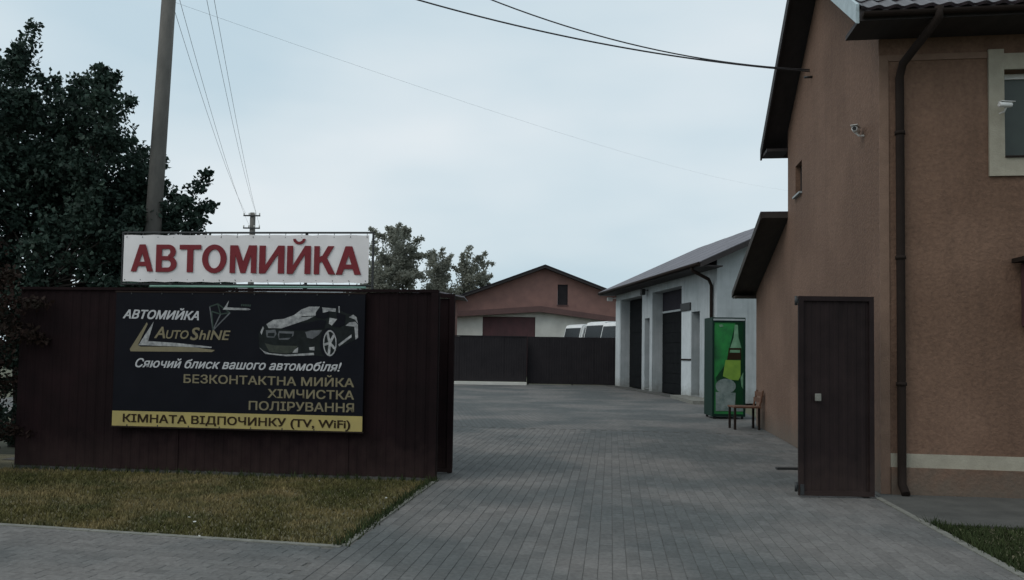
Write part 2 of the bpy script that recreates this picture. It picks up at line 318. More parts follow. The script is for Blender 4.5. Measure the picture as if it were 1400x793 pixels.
def in_drive(x, y, u, v):
    if v > VFAR-.1: return False
    if v < 3.35: return .05 <= u <= 4.75 if v < 3.1 else .05 <= u <= 4.86
    return -5.5 < u < 4.86+max(0, 0.03*(v-3.3))
A = lay(dr, [i*.1+.05 for i in range(-56, 52)], [j*.2 for j in range(-11, 52)], in_drive)
B = lay(sw, [i*.1+.06 for i in range(0, 18)], [j*.2+.1 for j in range(0, 46)], lambda x, y, u, v: (Vector((x, y, 0))-D0).dot(E1) < -.11, True)
A += [(dr(-.055, -j*.2-.1)[0], dr(-.055, -j*.2-.1)[1]) for j in range(0, 10)]
allp = [(x, y, PI/2-0 if False else -DA, 'd') for x, y in A]+[(x, y, PI/2-SA, 's') for x, y in B]
def vis(x, y):
    X = x/y; return abs(X) < .66 and y > 5.0
allp.sort(key=lambda p: ((0 if vis(p[0], p[1]) else 50)+math.hypot(p[0], p[1])))
for p in allp[:300]:
    o = bpy.data.objects.new('paver', pme); COL.objects.link(o); o.parent = drive if p[3] == 'd' else walk
    o.location = (p[0], p[1], urand()*.0013); o.rotation_euler = (urand()*.006, urand()*.006, p[2]+urand()*.01)
groups = {'d': [], 's': []}
for p in allp[300:]: groups[p[3]].append(p)
for k_, par in (('d', drive), ('s', walk)):
    V_ = []; F_ = []
    for (x, y, r, _) in groups[k_]:
        c, s = math.cos(r+urand()*.01), math.sin(r+urand()*.01); b0 = len(V_); tz = urand()*.0013; tx, ty = urand()*.006, urand()*.006
        for q in pv: V_.append((x+q[0]*c-q[1]*s, y+q[0]*s+q[1]*c, q[2]+tz+q[0]*tx+q[1]*ty))
        for f in pf: F_.append([b0+i for i in f])
    me = bpy.data.meshes.new('pavers'); me.from_pydata(V_, [], F_); me.materials.append(M['paver'])
    obj('pavers', me, None, par, 'stuff')

# -------- grass
def grass(name, n, sampler, mt, hmin, hmax, label):
    P0 = np.array([sampler() for _ in range(n)]); h = RNG.uniform(hmin, hmax, n); a = RNG.uniform(0, 2*PI, n); w = RNG.uniform(.004, .009, n)
    dx, dy = np.cos(a)*w, np.sin(a)*w; la = RNG.uniform(0, 2*PI, n); ll = h*RNG.uniform(.1, .95, n)
    z = np.full(n, -.014)
    v0 = np.stack([P0[:, 0]-dx, P0[:, 1]-dy, z], 1); v1 = np.stack([P0[:, 0]+dx, P0[:, 1]+dy, z], 1)
    v2 = np.stack([P0[:, 0]+np.cos(la)*ll, P0[:, 1]+np.sin(la)*ll, z+h], 1)
    V_ = np.stack([v0, v1, v2], 1).reshape(-1, 3); F_ = np.arange(n*3).reshape(-1, 3)
    me = arrays_mesh(name, V_, F_); o = obj(name, me, mt, None, 'stuff'); tag(o, label, 'grass'); return o
def s_left():
    while True:
        a, b = random.uniform(0, 9), random.uniform(.01, 3.7); x, y, _ = sw(a, b)
        if (Vector((x, y, 0))-D0).dot(E1) < -.1 and y < 9.35-.1*(x+.86): return (x, y)
def s_right():
    x, y, _ = dr(random.uniform(4.92, 7.5), random.uniform(-1, 1.75)); return (x, y)
grass('lawn_grass', 90000, s_left, 'grass', .015, .05, 'patchy yellow and green autumn grass in front of the dark fence')
grass('verge_grass', 26000, s_right, 'grassg', .02, .06, 'dark green grass corner beside the brown house at right')
def s_weed():
    while True:
        k_ = random.random(); c_ = random.randint(0, 40)+random.gauss(0, .12)
        if k_ < .35: x, y, _ = dr(-.07+random.gauss(0, .025), c_*.08)
        elif k_ < .7: q_ = FO0+Vector((-math.cos(.0997), math.sin(.0997), 0))*(c_*.13); x, y = q_.x, q_.y-.05+random.gauss(0, .03)
        else: x, y, _ = dr(4.9+random.gauss(0, .03), -1+c_*.07)
        return (x, y)
FO0 = Vector((-0.86, 9.43, 0))
grass('weeds', 2600, s_weed, 'grassg', .03, .11, 'small weeds growing along the kerbs and the foot of the fence')
def leafpiece(x, y, s, name, mt, label, cat):
    bm = bmesh.new(); n = 7
    vs_ = [bm.verts.new((math.cos(2*PI*i/n)*s*random.uniform(.6, 1.1), math.sin(2*PI*i/n)*s*.7*random.uniform(.6, 1.1), random.uniform(0, s*.5))) for i in range(n)]
    c = bm.verts.new((0, 0, s*.15))
    for i in range(n): bm.faces.new((vs_[i], vs_[(i+1) % n], c))
    o = obj(name, bm, mt, loc=(x, y, .02), rot=(0, 0, random.uniform(0, 6))); tag(o, label, cat, 'scraps of litter on the lawn' if cat == 'litter' else 'fallen leaves'); return o

# ================================================================= LEFT FENCE with sign and billboard
FS = 0.10; FA = math.atan(FS); FO = Vector((-0.86, 9.43, 0))     # right end of the fence; it runs left and slightly away
def rib_panel_bm(w, z0, z1, pitch=.115, d=.0055):
    """profiled sheet, ribs proud towards -y; x 0..w"""
    bm = bmesh.new(); prof = []; x = 0
    while x < w-1e-6:
        prof += [(x, 0), (x+pitch*.45, 0), (x+pitch*.58, -d), (x+pitch*.87, -d)]; x += pitch
    prof.append((w, 0)); prof = [(min(a, w), b) for a, b in prof]
    a = [bm.verts.new((p[0], p[1], z0)) for p in prof]; b = [bm.verts.new((p[0], p[1], z1)) for p in prof]
    for i in range(len(prof)-1): bm.faces.new((a[i], a[i+1], b[i+1], b[i]))
    bmesh.ops.solidify(bm, geom=bm.faces[:], thickness=.002) if False else None
    return bm
def sheet_fence(root, length, h, z0, mt, wsheet=1.15, post=2.3, y=0, name='panel', capm=None):
    """fence running along local -x from the root"""
    n = int(math.ceil(length/wsheet)); w = length/n
    me = bpy.data.meshes.new(name); b_ = rib_panel_bm(w+.004, z0, h); b_.to_mesh(me); b_.free(); me.materials.append(M[mt])
    for i in range(n): obj(name, me, None, root, loc=(-(i+1)*w, y-(.004 if i % 2 else 0), random.uniform(-.006, .006)))
    k = 0.0; pm = None
    while k <= length+.01:
        if pm is None:
            b_ = bmesh.new(); add_box(b_, -.03, .03, .03, .09, -.1, h-.02); pm = bpy.data.meshes.new('post'); b_.to_mesh(pm); b_.free(); pm.materials.append(M[mt])
        obj('post', pm, None, root, loc=(-min(max(k, .04), length-.04), y, 0)); k += post
    for z in (.45, h-.35): box('rail', mt, root, -length, 0, y+.005, y+.028, z, z+.04)
fence = thing('metal_fence', 'long dark brown profiled sheet fence carrying the black billboard', 'fence', FO, -FA)
sheet_fence(fence, 5.25, 2.19, .03, 'fence')
box('cap', 'fence', fence, -5.25, .0, -.03, .03, 2.192, 2.225)
box('end_post', 'fence', fence, -.085, -.001, -.035, .09, 0, 2.19)
# base strip of concrete below fence
box('footing', 'apron', fence, -5.25, -.1, .0, .12, -.1, .028)
# sliding gate parked behind
GO = Vector((-.715, 10.02, 0))
sg = thing('sliding_gate', 'dark brown sliding gate leaf parked just behind the end of the fence', 'gate', GO, -FA)
sheet_fence(sg, 4.4, 2.17, .06, 'fence', post=4.4)
box('frame', 'fence', sg, -4.4, 0, -.035, .035, 2.172, 2.22); box('frame', 'fence', sg, -4.4, -.001, -.034, .034, .015, .058)
box('end_post', 'fence', sg, -.062, .002, -.036, .036, .059, 2.17)
tube('roller', 'steel', sg, [(-.25, 0, .03), (-.25, .05, .03)], .03, 12)

def ray(x, y):
    return (_F + _R*((x-700)/FPX) + _U*(-(y-396.5-SHIFT)/FPX))
class Plane:
    """a vertical plane through p0 whose local x axis is (cos,sin) of angle a; converts photo points to its local coordinates"""
    def __init__(s, p0, a): s.p0 = Vector(p0); s.a = a; s.ex = Vector((math.cos(a), math.sin(a), 0)); s.n = Vector((-math.sin(a), math.cos(a), 0))
    def __call__(s, x, y):
        d = ray(x, y); t = (s.p0-CAM).dot(s.n)/d.dot(s.n); p = CAM+d*t-s.p0
        return (p.dot(s.ex), p.z)
def text_mesh(txt, bold=0.0, shear=0.0):
    cu = bpy.data.curves.new('t', 'FONT'); cu.body = txt; cu.size = 1; cu.offset = bold; cu.shear = shear; cu.resolution_u = 3; cu.extrude = 0.0
    o = bpy.data.objects.new('t', cu); COL.objects.link(o); dg = bpy.context.evaluated_depsgraph_get(); dg.update()
    me = bpy.data.meshes.new_from_object(o.evaluated_get(dg)); bpy.data.objects.remove(o); return me
_h = text_mesh('Н'); _zz = [v.co.y for v in _h.vertices]; CAPH = max(_zz)-min(_zz)
def lettering(txt, pl, xl, xr, yb, cap_px, mt, parent, y=-.004, bold=.012, shear=0.0, base_right=None, name='lettering'):
    """letters on plane pl between photo columns xl..xr with baseline at row yb (left end)"""
    me = text_mesh(txt, 0, shear)
    if bold:
        b0 = bmesh.new(); sh_ = [(a_*bold, b_*bold*.75) for a_ in (-1, -.33, .33, 1) for b_ in (-1, 0, 1)]
        for k_, (dx_, dy_) in enumerate(sh_):
            n0 = len(b0.verts); b0.from_mesh(me); b0.verts.ensure_lookup_table()
            for v in b0.verts[n0:]: v.co.x += dx_; v.co.y += dy_; v.co.z = k_*.00009
        b0.to_mesh(me); b0.free()
    co = np.array([v.co[:] for v in me.vertices]); x0, x1 = co[:, 0].min(), co[:, 0].max()
    a0, z0 = pl(xl, yb); a1, _ = pl(xr, base_right if base_right else yb); _, zt = pl(xl, yb-cap_px)
    z1 = pl(xr, base_right)[1] if base_right else z0
    sx = (a1-a0)/(x1-x0); sz = (zt-z0)/(CAPH+2*bold)
    for v in me.vertices:
        xx = a0+(v.co.x-x0)*sx; f = (v.co.x-x0)/(x1-x0)
        v.co = (xx, y-v.co.z, z0+(v.co.y+bold)*sz+(z1-z0)*f)
    me.materials.append(M[mt]); 
    bm = bmesh.new(); bm.from_mesh(me); r = bmesh.ops.extrude_face_region(bm, geom=bm.faces[:])
    for v in [g_ for g_ in r['geom'] if isinstance(g_, bmesh.types.BMVert)]: v.co.y -= .0015
    bmesh.ops.recalc_face_normals(bm, faces=bm.faces[:]); bm.to_mesh(me); bm.free()
    return obj(name, me, None, parent)
def decal(pl, polys, mt, parent, y, name):
    bm = bmesh.new()
    for i, P_ in enumerate(polys):
        pts = [pl(*p) for p in P_]
        A_ = [bm.verts.new((a, y, z)) for a, z in pts]; bm.faces.new(A_)
    bmesh.ops.recalc_face_normals(bm, faces=bm.faces[:])
    bmesh.ops.triangulate(bm, faces=bm.faces[:])
    r = bmesh.ops.extrude_face_region(bm, geom=bm.faces[:])
    for v in [g_ for g_ in r['geom'] if isinstance(g_, bmesh.types.BMVert)]: v.co.y -= .0008
    bmesh.ops.recalc_face_normals(bm, faces=bm.faces[:])
    return obj(name, bm, mt, parent)

# billboard
fn = Vector((-math.sin(-FA), math.cos(-FA), 0))
BO = FO+Vector((math.cos(FA), -math.sin(FA), 0))*0-fn*.075; BO.z = 0
bp = Plane(BO, -FA)
bb = thing('billboard', 'wide black billboard with silver car and gold lettering fixed to the brown fence', 'billboard', BO, -FA)
xl, zb = bp(153, 580); xr, zb2 = bp(495, 592); _, zt = bp(330, 401)
zb = (zb+zb2)/2
box('backing', 'board', bb, xl, xr, 0, .03, zb, zt)
for (a, b_, c, d_) in ((xl-.012, xr+.012, zt, zt+.018), (xl-.012, xr+.012, zb-.018, zb)):
    box('frame_bar', 'pipe', bb, a, b_, -.004, .032, c, d_)
yt = bp(153, 560)[1]*.5+bp(495, 570.5)[1]*.5
bm = bmesh.new(); add_box(bm, xl, xr, -.003, 0, zb, yt); obj('yellow_strip', bm, 'pyellow', bb)
lettering('КІМНАТА ВІДПОЧИНКУ (TV, WiFi)', bp, 168, 479, 576.8, 11.5, 'pblack', bb, -.005, .022, base_right=586)
lettering('БЕЗКОНТАКТНА МИЙКА', bp, 251, 484, 523.5, 12, 'pgold', bb, -.002, .018, base_right=529.5)
lettering('ХІМЧИСТКА', bp, 366, 484, 544, 12.3, 'pgold', bb, -.002, .018, base_right=546.5)
lettering('ПОЛІРУВАННЯ', bp, 340, 484, 560.5, 12.5, 'pgold', bb, -.002, .018, base_right=564)
lettering('Сяючий блиск вашого автомобіля!', bp, 185, 467, 502, 12.5, 'pwhite', bb, -.002, .018, .32, base_right=508)
lettering('АВТОМИЙКА', bp, 168, 272, 435.3, 12.5, 'pwhite', bb, -.002, .028, .32, base_right=438)
lettering('A', bp, 211, 226, 462.5, 17, 'pgold', bb, -.003, .02, .25)
lettering('UTO', bp, 227, 258, 463, 12.5, 'pgold', bb, -.003, .02, .22)
lettering('S', bp, 260, 273, 465, 18.5, 'pgold', bb, -.003, .02, .22)
lettering('hINE', bp, 272, 315, 464.5, 14, 'pgold', bb, -.003, .018, .22)
def z2(pts): return [(150+a/7.78, 400+b_/7.78) for a, b_ in pts]
def z3(pts): return [(330+a/7.78, 400+b_/7.78) for a, b_ in pts]
decal(bp, [z2([(215, 600), (395, 315), (405, 335), (300, 560), (330, 575)]), z2([(215, 600), (330, 575), (850, 575), (1120, 612), (1090, 632), (222, 625)])], 'pgold', bb, -.0012, 'emblem')
decal(bp, [z2([(305, 560), (470, 308), (410, 515), (400, 560)]), z2([(400, 515), (700, 535), (1090, 577), (1080, 590), (700, 572), (400, 562)])], 'plight', bb, -.0026, 'emblem')
def seg(x0, y0, x1, y1, w):
    d = math.hypot(x1-x0, y1-y0); nx, ny = -(y1-y0)/d*w/2, (x1-x0)/d*w/2
    return [(x0+nx, y0+ny), (x1+nx, y1+ny), (x1-nx, y1-ny), (x0-nx, y0-ny)]
dia = [(1065, 150, 1150, 120), (1150, 120, 1280, 215), (1065, 150, 1100, 400), (1280, 215, 1100, 400), (1085, 200, 1180, 230), (1180, 230, 1270, 215), (1180, 230, 1100, 395), (1085, 200, 1100, 395), (1150, 120, 1180, 230)]
for i, s_ in enumerate(dia):
    decal(bp, [z2(seg(*s_, 13))], 'pgrey' if i in (2, 3, 6) else 'pgreen', bb, -.0012-.00012*i, 'emblem_line')
decal(bp, [z2([(1205, 182), (1270, 85), (1250, 158), (1250, 182)]), z2([(1250, 158), (1480, 168), (1500, 180), (1480, 188), (1250, 184)])], 'plight', bb, -.0034, 'emblem')
decal(bp, [z2([(1400+i*22, 122+i), (1414+i*22, 122+i), (1412+i*22, 145+i), (1398+i*22, 145+i)]) for i in range(5)], 'pgreen', bb, -.0012, 'emblem')
# car picture (flat print)
decal(bp, [z3([(185, 440), (210, 370), (290, 330), (450, 285), (560, 240), (720, 150), (1000, 165), (1100, 215), (1220, 250), (1245, 380), (1215, 500), (1040, 580), (980, 670), (880, 680), (790, 670), (480, 680), (260, 655), (190, 590)])], 'pdim', bb, -.0008, 'car_picture')
decal(bp, [z3([(560, 240), (640, 180), (720, 150), (835, 150), (800, 200), (790, 245), (700, 290), (600, 322), (430, 380), (290, 378), (268, 335), (340, 290), (450, 280)]),
           z3([(860, 158), (1005, 170), (1003, 205), (935, 198), (868, 218)]), z3([(940, 268), (1020, 282), (962, 352), (930, 330)]),
           z3([(1108, 352), (1150, 317), (1212, 310), (1240, 340), (1242, 480), (1215, 500), (1202, 362)]), z3([(1145, 262), (1190, 235), (1225, 260), (1240, 330), (1205, 285)]),
           z3([(1033, 145), (1046, 145), (1048, 215), (1035, 212)]), z3([(700, 355), (830, 310), (870, 300), (820, 370)]),
           z3([(190, 582), (235, 620), (300, 645), (480, 660), (770, 640), (775, 665), (480, 678), (255, 652)]), z3([(605, 582), (560, 612), (545, 640), (600, 640)]),
           z3([(720, 582), (778, 576), (778, 615), (725, 612)]), z3([(1030, 552), (1172, 445), (1172, 475), (1042, 572)]), z3([(203, 420), (230, 358), (242, 378), (215, 450)])], 'plight', bb, -.0022, 'car_picture')
decal(bp, [z3([(260, 400), (362, 394), (375, 440), (350, 480), (270, 476)]), z3([(400, 408), (562, 414), (552, 460), (500, 502), (402, 502), (388, 450)]),
           z3([(680, 420), (740, 402), (862, 400), (822, 450), (760, 492), (700, 482)]), ], 'pgrey', bb, -.0022, 'car_picture')
decal(bp, [z3([(250, 540), (350, 562), (600, 568), (552, 632), (480, 650), (300, 632)])], 'pdull', bb, -.0022, 'car_picture')
decal(bp, [z3([(430, 382), (600, 326), (700, 322), (850, 290), (905, 300), (880, 380), (660, 400), (585, 400)]), z3([(795, 205), (860, 160), (868, 215), (935, 200), (930, 262), (880, 282), (790, 262)]), z3([(1010, 210), (1110, 240), (1100, 345), (1040, 370), (975, 360), (1022, 285)])], 'board', bb, -.0036, 'car_picture')
decal(bp, [z3([(285, 430), (355, 428), (350, 466), (280, 462)]), z3([(405, 432), (545, 438), (535, 478), (405, 485)]), z3([(640, 252), (780, 246), (776, 252), (640, 260)])], 'pdim', bb, -.0046, 'car_picture')
def ell(cx, cy, rx, ry, n=22, a0=0, a1=2*PI): return [(cx+rx*math.cos(a0+(a1-a0)*i/n), cy+ry*math.sin(a0+(a1-a0)*i/n)) for i in range(n)]
decal(bp, [z3(ell(930, 540, 92, 165))], 'board', bb, -.0016, 'car_picture'); decal(bp, [z3(ell(942, 538, 72, 140))], 'plight', bb, -.0026, 'car_picture')
decal(bp, [z3(ell(942, 538, 60, 122))], 'pdim', bb, -.0036, 'car_picture')
for i in range(5):
    a = 2*PI*i/5+.5; decal(bp, [z3(seg(942, 538, 942+62*math.cos(a), 538+126*math.sin(a), 26))], 'plight', bb, -.0046-.0002*i, 'car_picture')
for i in range(8):
    f = (i+.5)/8; xx = xl+(xr-xl)*f; box('grommet', 'steel', bb, xx-.006, xx+.006, -.006, 0.0, zb+.002, zb+.02); box('grommet', 'steel', bb, xx-.006, xx+.006, -.006, 0, zt-.02, zt-.002)

# top sign
TO = FO-fn*.02; TO.z = 0; tp = Plane(TO, -FA)
ts = thing('roof_sign', 'long white banner sign with dark red capitals on top of the fence', 'sign', TO, -FA)
xl, _ = tp(169, 350); xr, _ = tp(504, 355); z0 = (tp(169, 383)[1]+tp(504, 389)[1])/2; z1 = (tp(169, 320)[1]+tp(504, 323)[1])/2
zf = (tp(169, 317)[1]+tp(504, 318.5)[1])/2
b_ = bmesh.new(); nx = 40
ga = [[b_.verts.new((xl+(xr-xl)*i/nx, .006*math.sin(i*2.1)*(1 if j in (0, 2) else .2), z0+(z1-z0)*j/2+(0.004*math.sin(i*1.57) if j != 1 else 0))) for i in range(nx+1)] for j in range(3)]
for j in range(2):
    for i in range(nx): b_.faces.new((ga[j][i], ga[j][i+1], ga[j+1][i+1], ga[j+1][i])).smooth = True
obj('banner', b_, 'signwhite', ts)
box('back_panel', 'steel', ts, xl+.02, xr-.02, .02, .026, z0+.03, z1-.03)
fr = .012
xR = tp(509, 350)[0]
tube('frame_bar', 'steel', ts, [(xl-.03, .03, zf), (xR, .03, zf)], fr, 6); tube('frame_bar', 'steel', ts, [(xl-.03, .03, z0-.03), (xR, .03, z0-.03)], fr, 6)
tube('frame_bar', 'steel', ts, [(xR, .03, 2.2), (xR, .03, zf+.01)], fr*1.3, 6); tube('frame_bar', 'steel', ts, [(xl-.03, .03, z0-.04), (xl-.03, .03, zf+.01)], fr, 6)
for xx in (232, 416):
    a = tp(xx, 388)[0]; box('bracket', 'steel', ts, a-.02, a+.02, .01, .05, 2.2, z0-.015)
    box('back_post', 'steel', ts, a-.015, a+.015, .035, .055, z0-.015, zf)
tube('light_tube', 'tubegreen', ts, [(tp(205, 390)[0], .0, z0-.055), (tp(500, 394)[0], .0, z0-.055)], .014, 8)
for i in range(16):
    a = xl+(xr-xl)*(i+.15)/15.3
    if a > xr: continue
    tube('lacing', 'steel', ts, [(a, .03, zf), (a+.005, -.004, z1-.03)], .004, 4); tube('lacing', 'steel', ts, [(a, .03, z0-.03), (a-.005, -.004, z0+.03)], .004, 4)
def ring(cx, cy, ro, rO, ri, rI, a0, a1, n=14):
    out_ = []
    for k_ in range(n):
        p_, q_ = a0+(a1-a0)*k_/n, a0+(a1-a0)*(k_+1)/n
        out_.append([(cx+ro*math.cos(p_), cy+rO*math.sin(p_)), (cx+ro*math.cos(q_), cy+rO*math.sin(q_)), (cx+ri*math.cos(q_), cy+rI*math.sin(q_)), (cx+ri*math.cos(p_), cy+rI*math.sin(p_))])
    return out_
def rc(x0, x1, y0, y1): return [(x0, y0), (x1, y0), (x1, y1), (x0, y1)]
h_ = PI/2
GL_ = {'А': (.82, [[(0, 0), (.205, 0), (.445, .80), (.51, 1), (.30, 1)], [(.82, 0), (.61, 0), (.375, .80), (.31, 1), (.52, 1)], rc(.19, .63, .20, .36)]),
       'В': (.72, [rc(0, .20, 0, 1), rc(.2, .42, .84, 1), rc(.2, .42, .43, .58), rc(.2, .42, 0, .16)]+ring(.42, .735, .26, .265, .07, .105, -h_, h_)+ring(.42, .29, .30, .29, .10, .13, -h_, h_)),
       'Т': (.70, [rc(0, .70, .83, 1), rc(.25, .45, 0, .83)]),
       'О': (.84, ring(.42, .5, .42, .52, .215, .345, 0, 2*PI, 32)),
       'М': (.88, [rc(0, .18, 0, 1), rc(.70, .88, 0, 1), [(.18, 1), (.26, 1), (.50, .22), (.52, 0), (.36, 0), (.18, .66)], [(.70, 1), (.62, 1), (.38, .22), (.36, 0), (.52, 0), (.70, .66)]]),
       'И': (.76, [rc(0, .19, 0, 1), rc(.57, .76, 0, 1), [(.19, 0), (.19, .30), (.57, 1), (.57, .70)]]),
       'К': (.76, [rc(0, .20, 0, 1), [(.2, .40), (.2, .62), (.30, .66), (.50, 1), (.73, 1), (.47, .58), (.36, .50)], [(.30, .60), (.46, .60), (.78, 0), (.54, 0), (.26, .50)]])}
GL_['Й'] = (.76, GL_['И'][1]+ring(.38, 1.25, .20, .20, .11, .10, PI, 2*PI, 10))
xs0 = [180, 215, 246, 278, 315, 357, 397, 432, 462, 494]; ends = [209, 242, 275, 310, 353, 392, 427, 458, 460, 494]
spans = [(180, 209), (214, 241), (246, 274), (277, 309), (315, 350), (355, 388), (393, 424), (430, 457), (460, 493)]
for ch, (a0_, a1_) in zip('АВТОМИЙКА', spans):
    wd, polys = GL_[ch]; f0 = (a0_-180)/313
    yb_ = 371.2+5.0*f0; cp = 37+2.0*f0
    xa_, z0_ = tp(a0_-.7, yb_); xb_, _ = tp(a1_+.7, yb_); _, z1_ = tp(a0_, yb_-cp)
    bm = bmesh.new()
    for k_, P_ in enumerate(polys):
        add_prism(bm, [(xa_+p_[0]/wd*(xb_-xa_), z0_+p_[1]*(z1_-z0_)) for p_ in P_], 'y', -.0135-.00015*(k_ % 5), -.008)
    obj('letter', bm, 'signred', ts)

# ================================================================= TREES
def leaf_cloud(clumps, per, size, seed, flat=.5):
    """many folded leaves round clump centres (x,y,z,r); one mesh"""
    rg = np.random.default_rng(seed); C = np.repeat(np.array(clumps), per, axis=0); n = len(C)
    d = rg.normal(size=(n, 3)); d /= np.linalg.norm(d, axis=1)[:, None]; rr = rg.uniform(0, 1, n)**.55
    P_ = C[:, :3]+d*(C[:, 3]*rr)[:, None]*np.array([1, 1, .75])
    a = rg.normal(size=(n, 3)); a[:, 2] -= .45; a /= np.linalg.norm(a, axis=1)[:, None]
    b = np.cross(a, rg.normal(size=(n, 3))); b /= np.linalg.norm(b, axis=1)[:, None]; c = np.cross(a, b)
    s = size*rg.uniform(.55, 1.2, n)[:, None]
    v = np.stack([P_, P_+a*s*.5+b*s*.32+c*s*.1, P_+a*s, P_+a*s*.5-b*s*.32+c*s*.1], 1).reshape(-1, 3)
    return arrays_mesh('crown', v, np.arange(n*4).reshape(-1, 4))
def limb(bm, p, q, r0, r1, bend=.15, n=6, seed=0):
    rnd = random.Random(seed); p, q = Vector(p), Vector(q); L_ = (q-p).length; pts = []
    off = Vector((rnd.uniform(-1, 1), rnd.uniform(-1, 1), rnd.uniform(0, .6)))*bend*L_
    for i in range(6):
        f = i/5; pts.append(p.lerp(q, f)+off*math.sin(PI*f)+Vector((rnd.uniform(-1, 1),)*3)*L_*.01)
    add_tube(bm, pts, [r0+(r1-r0)*i/5 for i in range(6)], n)
def make_tree(name, label, base, lobes, nclump, per, size, trunk_r, lm, bmn, seed, group=None, trunk_h=None, clr=(.18, .42)):
    """lobes: (cx,cy,cz,rx,ry,rz,weight) in world coordinates"""
    rnd = random.Random(seed); root = thing(name, label, 'tree', base, 0, group); bx, by, bz = base; clumps = []
    tot = sum(l[6] for l in lobes)
    tb = bmesh.new(); th = trunk_h or 1.5; topz = max(l[2] for l in lobes)-bz
    fork = Vector((rnd.uniform(-.1, .1), rnd.uniform(-.1, .1), th)); add_tube(tb, [(0, 0, -.1), (0.02, 0, th*.5), fork], [trunk_r*1.25, trunk_r, trunk_r*.85], 10)
    for l in lobes:
        c = Vector(l[:3])-Vector(base); hub = fork.lerp(c, .75); limb(tb, fork, hub, trunk_r*.6, trunk_r*.28, .08, 7, rnd.random())
        for i in range(int(nclump*l[6]/tot)):
            d = Vector((rnd.gauss(0, 1), rnd.gauss(0, 1), rnd.gauss(0, 1))).normalized(); r = rnd.random()**.38*(1+rnd.uniform(-.12, .16))
            p = Vector((c.x+d.x*l[3]*r, c.y+d.y*l[4]*r, c.z+d.z*l[5]*r)); cs = rnd.uniform(*clr)
            clumps.append((p.x, p.y, p.z, cs))
            if i % 2 == 0: limb(tb, hub, p, trunk_r*.15, trunk_r*.03, .1, 4, rnd.random())
            # sprigs that stick out
            if r > .85:
                for k in range(3):
                    q = p+Vector((d.x*cs*.8*(k+1)*.6+rnd.uniform(-.1, .1)*size*4, d.y*cs*.5, d.z*cs*.8*(k+1)*.6+rnd.uniform(-.1, .1)*size*4)); clumps.append((q.x, q.y, q.z, cs*(.55-.13*k)))
    obj('trunk', tb, bmn, root); me = leaf_cloud(clumps, per, size, seed); obj('crown', me, lm, root, 'stuff'); return root
make_tree('broadleaf_tree', 'large dark green tree behind the left end of the fence, reaching round the pole', (-7.6, 12.6, 0),
          [(-8.7, 12.4, 4.1, 2.4, 1.5, 1.5, 5), (-7.9, 12.3, 4.9, 1.1, .8, .95, 2.2), (-5.45, 12.4, 3.2, .55, .4, .8, 1.1), (-7.0, 12.3, 4.25, 1.2, 1.1, 1.05, 2.4), (-6.35, 12.2, 4.5, .8, .8, .85, 1.5), (-6.0, 12.35, 3.3, .85, .45, .95, 1.9), (-5.45, 12.25, 2.6, .75, .5, .75, 1.6), (-7.0, 12.0, 2.7, 1.5, 1.1, 1.3, 4), (-9.4, 12.2, 2.2, 2.4, 1.4, 1.6, 4)],
          860, 75, .085, .16, 'leaf', 'bark', 3, trunk_h=1.2)
make_tree('garden_shrub', 'dark reddish shrub at the left end of the fence', (-6.55, 9.95, 0),
          [(-6.6, 9.95, 1.9, .55, .45, .75, 3), (-6.75, 9.8, .55, .55, .4, .55, 3)], 70, 60, .07, .04, 'leafred', 'bark', 5, trunk_h=.3)
make_tree('garden_shrub', 'dark green shrub beyond the left end of the fence under the big tree', (-8.2, 11.2, 0),
          [(-8.3, 11.2, 1.0, 1.4, .6, 1.0, 3)], 90, 60, .08, .05, 'leaf', 'bark', 6, trunk_h=.4)
def T(px, py, D):     # photo point at depth D
    d = ray(px, py); k = D/d.y; return CAM+d*k
def far_tree(px, ytop, w, D, seed, label, n=60, wt=1.0):
    top = T(px, ytop, D); rw = w*D/FPX/2; zc = 1.2+(top.z)*.58; rz = top.z-zc
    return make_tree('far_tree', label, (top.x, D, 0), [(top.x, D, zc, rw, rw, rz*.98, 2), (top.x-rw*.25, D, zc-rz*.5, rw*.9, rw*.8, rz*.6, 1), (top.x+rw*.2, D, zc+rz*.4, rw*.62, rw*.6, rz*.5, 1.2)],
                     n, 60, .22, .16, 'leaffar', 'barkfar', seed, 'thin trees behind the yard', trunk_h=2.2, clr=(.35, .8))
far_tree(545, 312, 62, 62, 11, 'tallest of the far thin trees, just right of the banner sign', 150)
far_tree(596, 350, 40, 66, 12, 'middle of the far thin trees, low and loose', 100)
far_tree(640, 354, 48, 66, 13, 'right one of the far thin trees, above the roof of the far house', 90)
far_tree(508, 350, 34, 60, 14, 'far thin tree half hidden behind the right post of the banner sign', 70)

# ================================================================= POLES AND WIRES
def pole(name, label, base, h, r0, r1, lean, arms, group=None):
    root = thing(name, label, 'pole', base, 0, group)
    tube('shaft', 'concrete', root, [(0, 0, -.2), (lean*h*.5, 0, h*.5), (lean*h, 0, h)], [r0, (r0+r1)/2, r1], 10)
    for z, w in arms:
        box('crossarm', 'steel', root, lean*z-w, lean*z+w, -.04-r1, -.002-r1*.9, z-.04, z+.04)
        for s in (-1, -.35, .35, 1):
            tube('insulator', 'whitewall', root, [(lean*z+s*w*.93, -.02-r1, z+.04), (lean*z+s*w*.93, -.02-r1, z+.16)], [.03, .045], 8)
    return root
PB = Vector((-5.47, 11.9, 0)); LEAN = .034; PH = 9.6
pole('utility_pole', 'tall weathered concrete pole leaning slightly, rising behind the sign', PB, PH, .135, .09, LEAN, [(9.3, .95)], 'utility poles')
fp = T(345.5, 300, 48); fpb = Vector((fp.x, 48, 0)); fph = T(345.5, 291, 48).z
fpo = pole('utility_pole', 'far small concrete pole with two crossarms above the banner sign', fpb, fph, .2, .16, 0, [(fph-.2, .5), (fph-.95, .5)], 'utility poles')
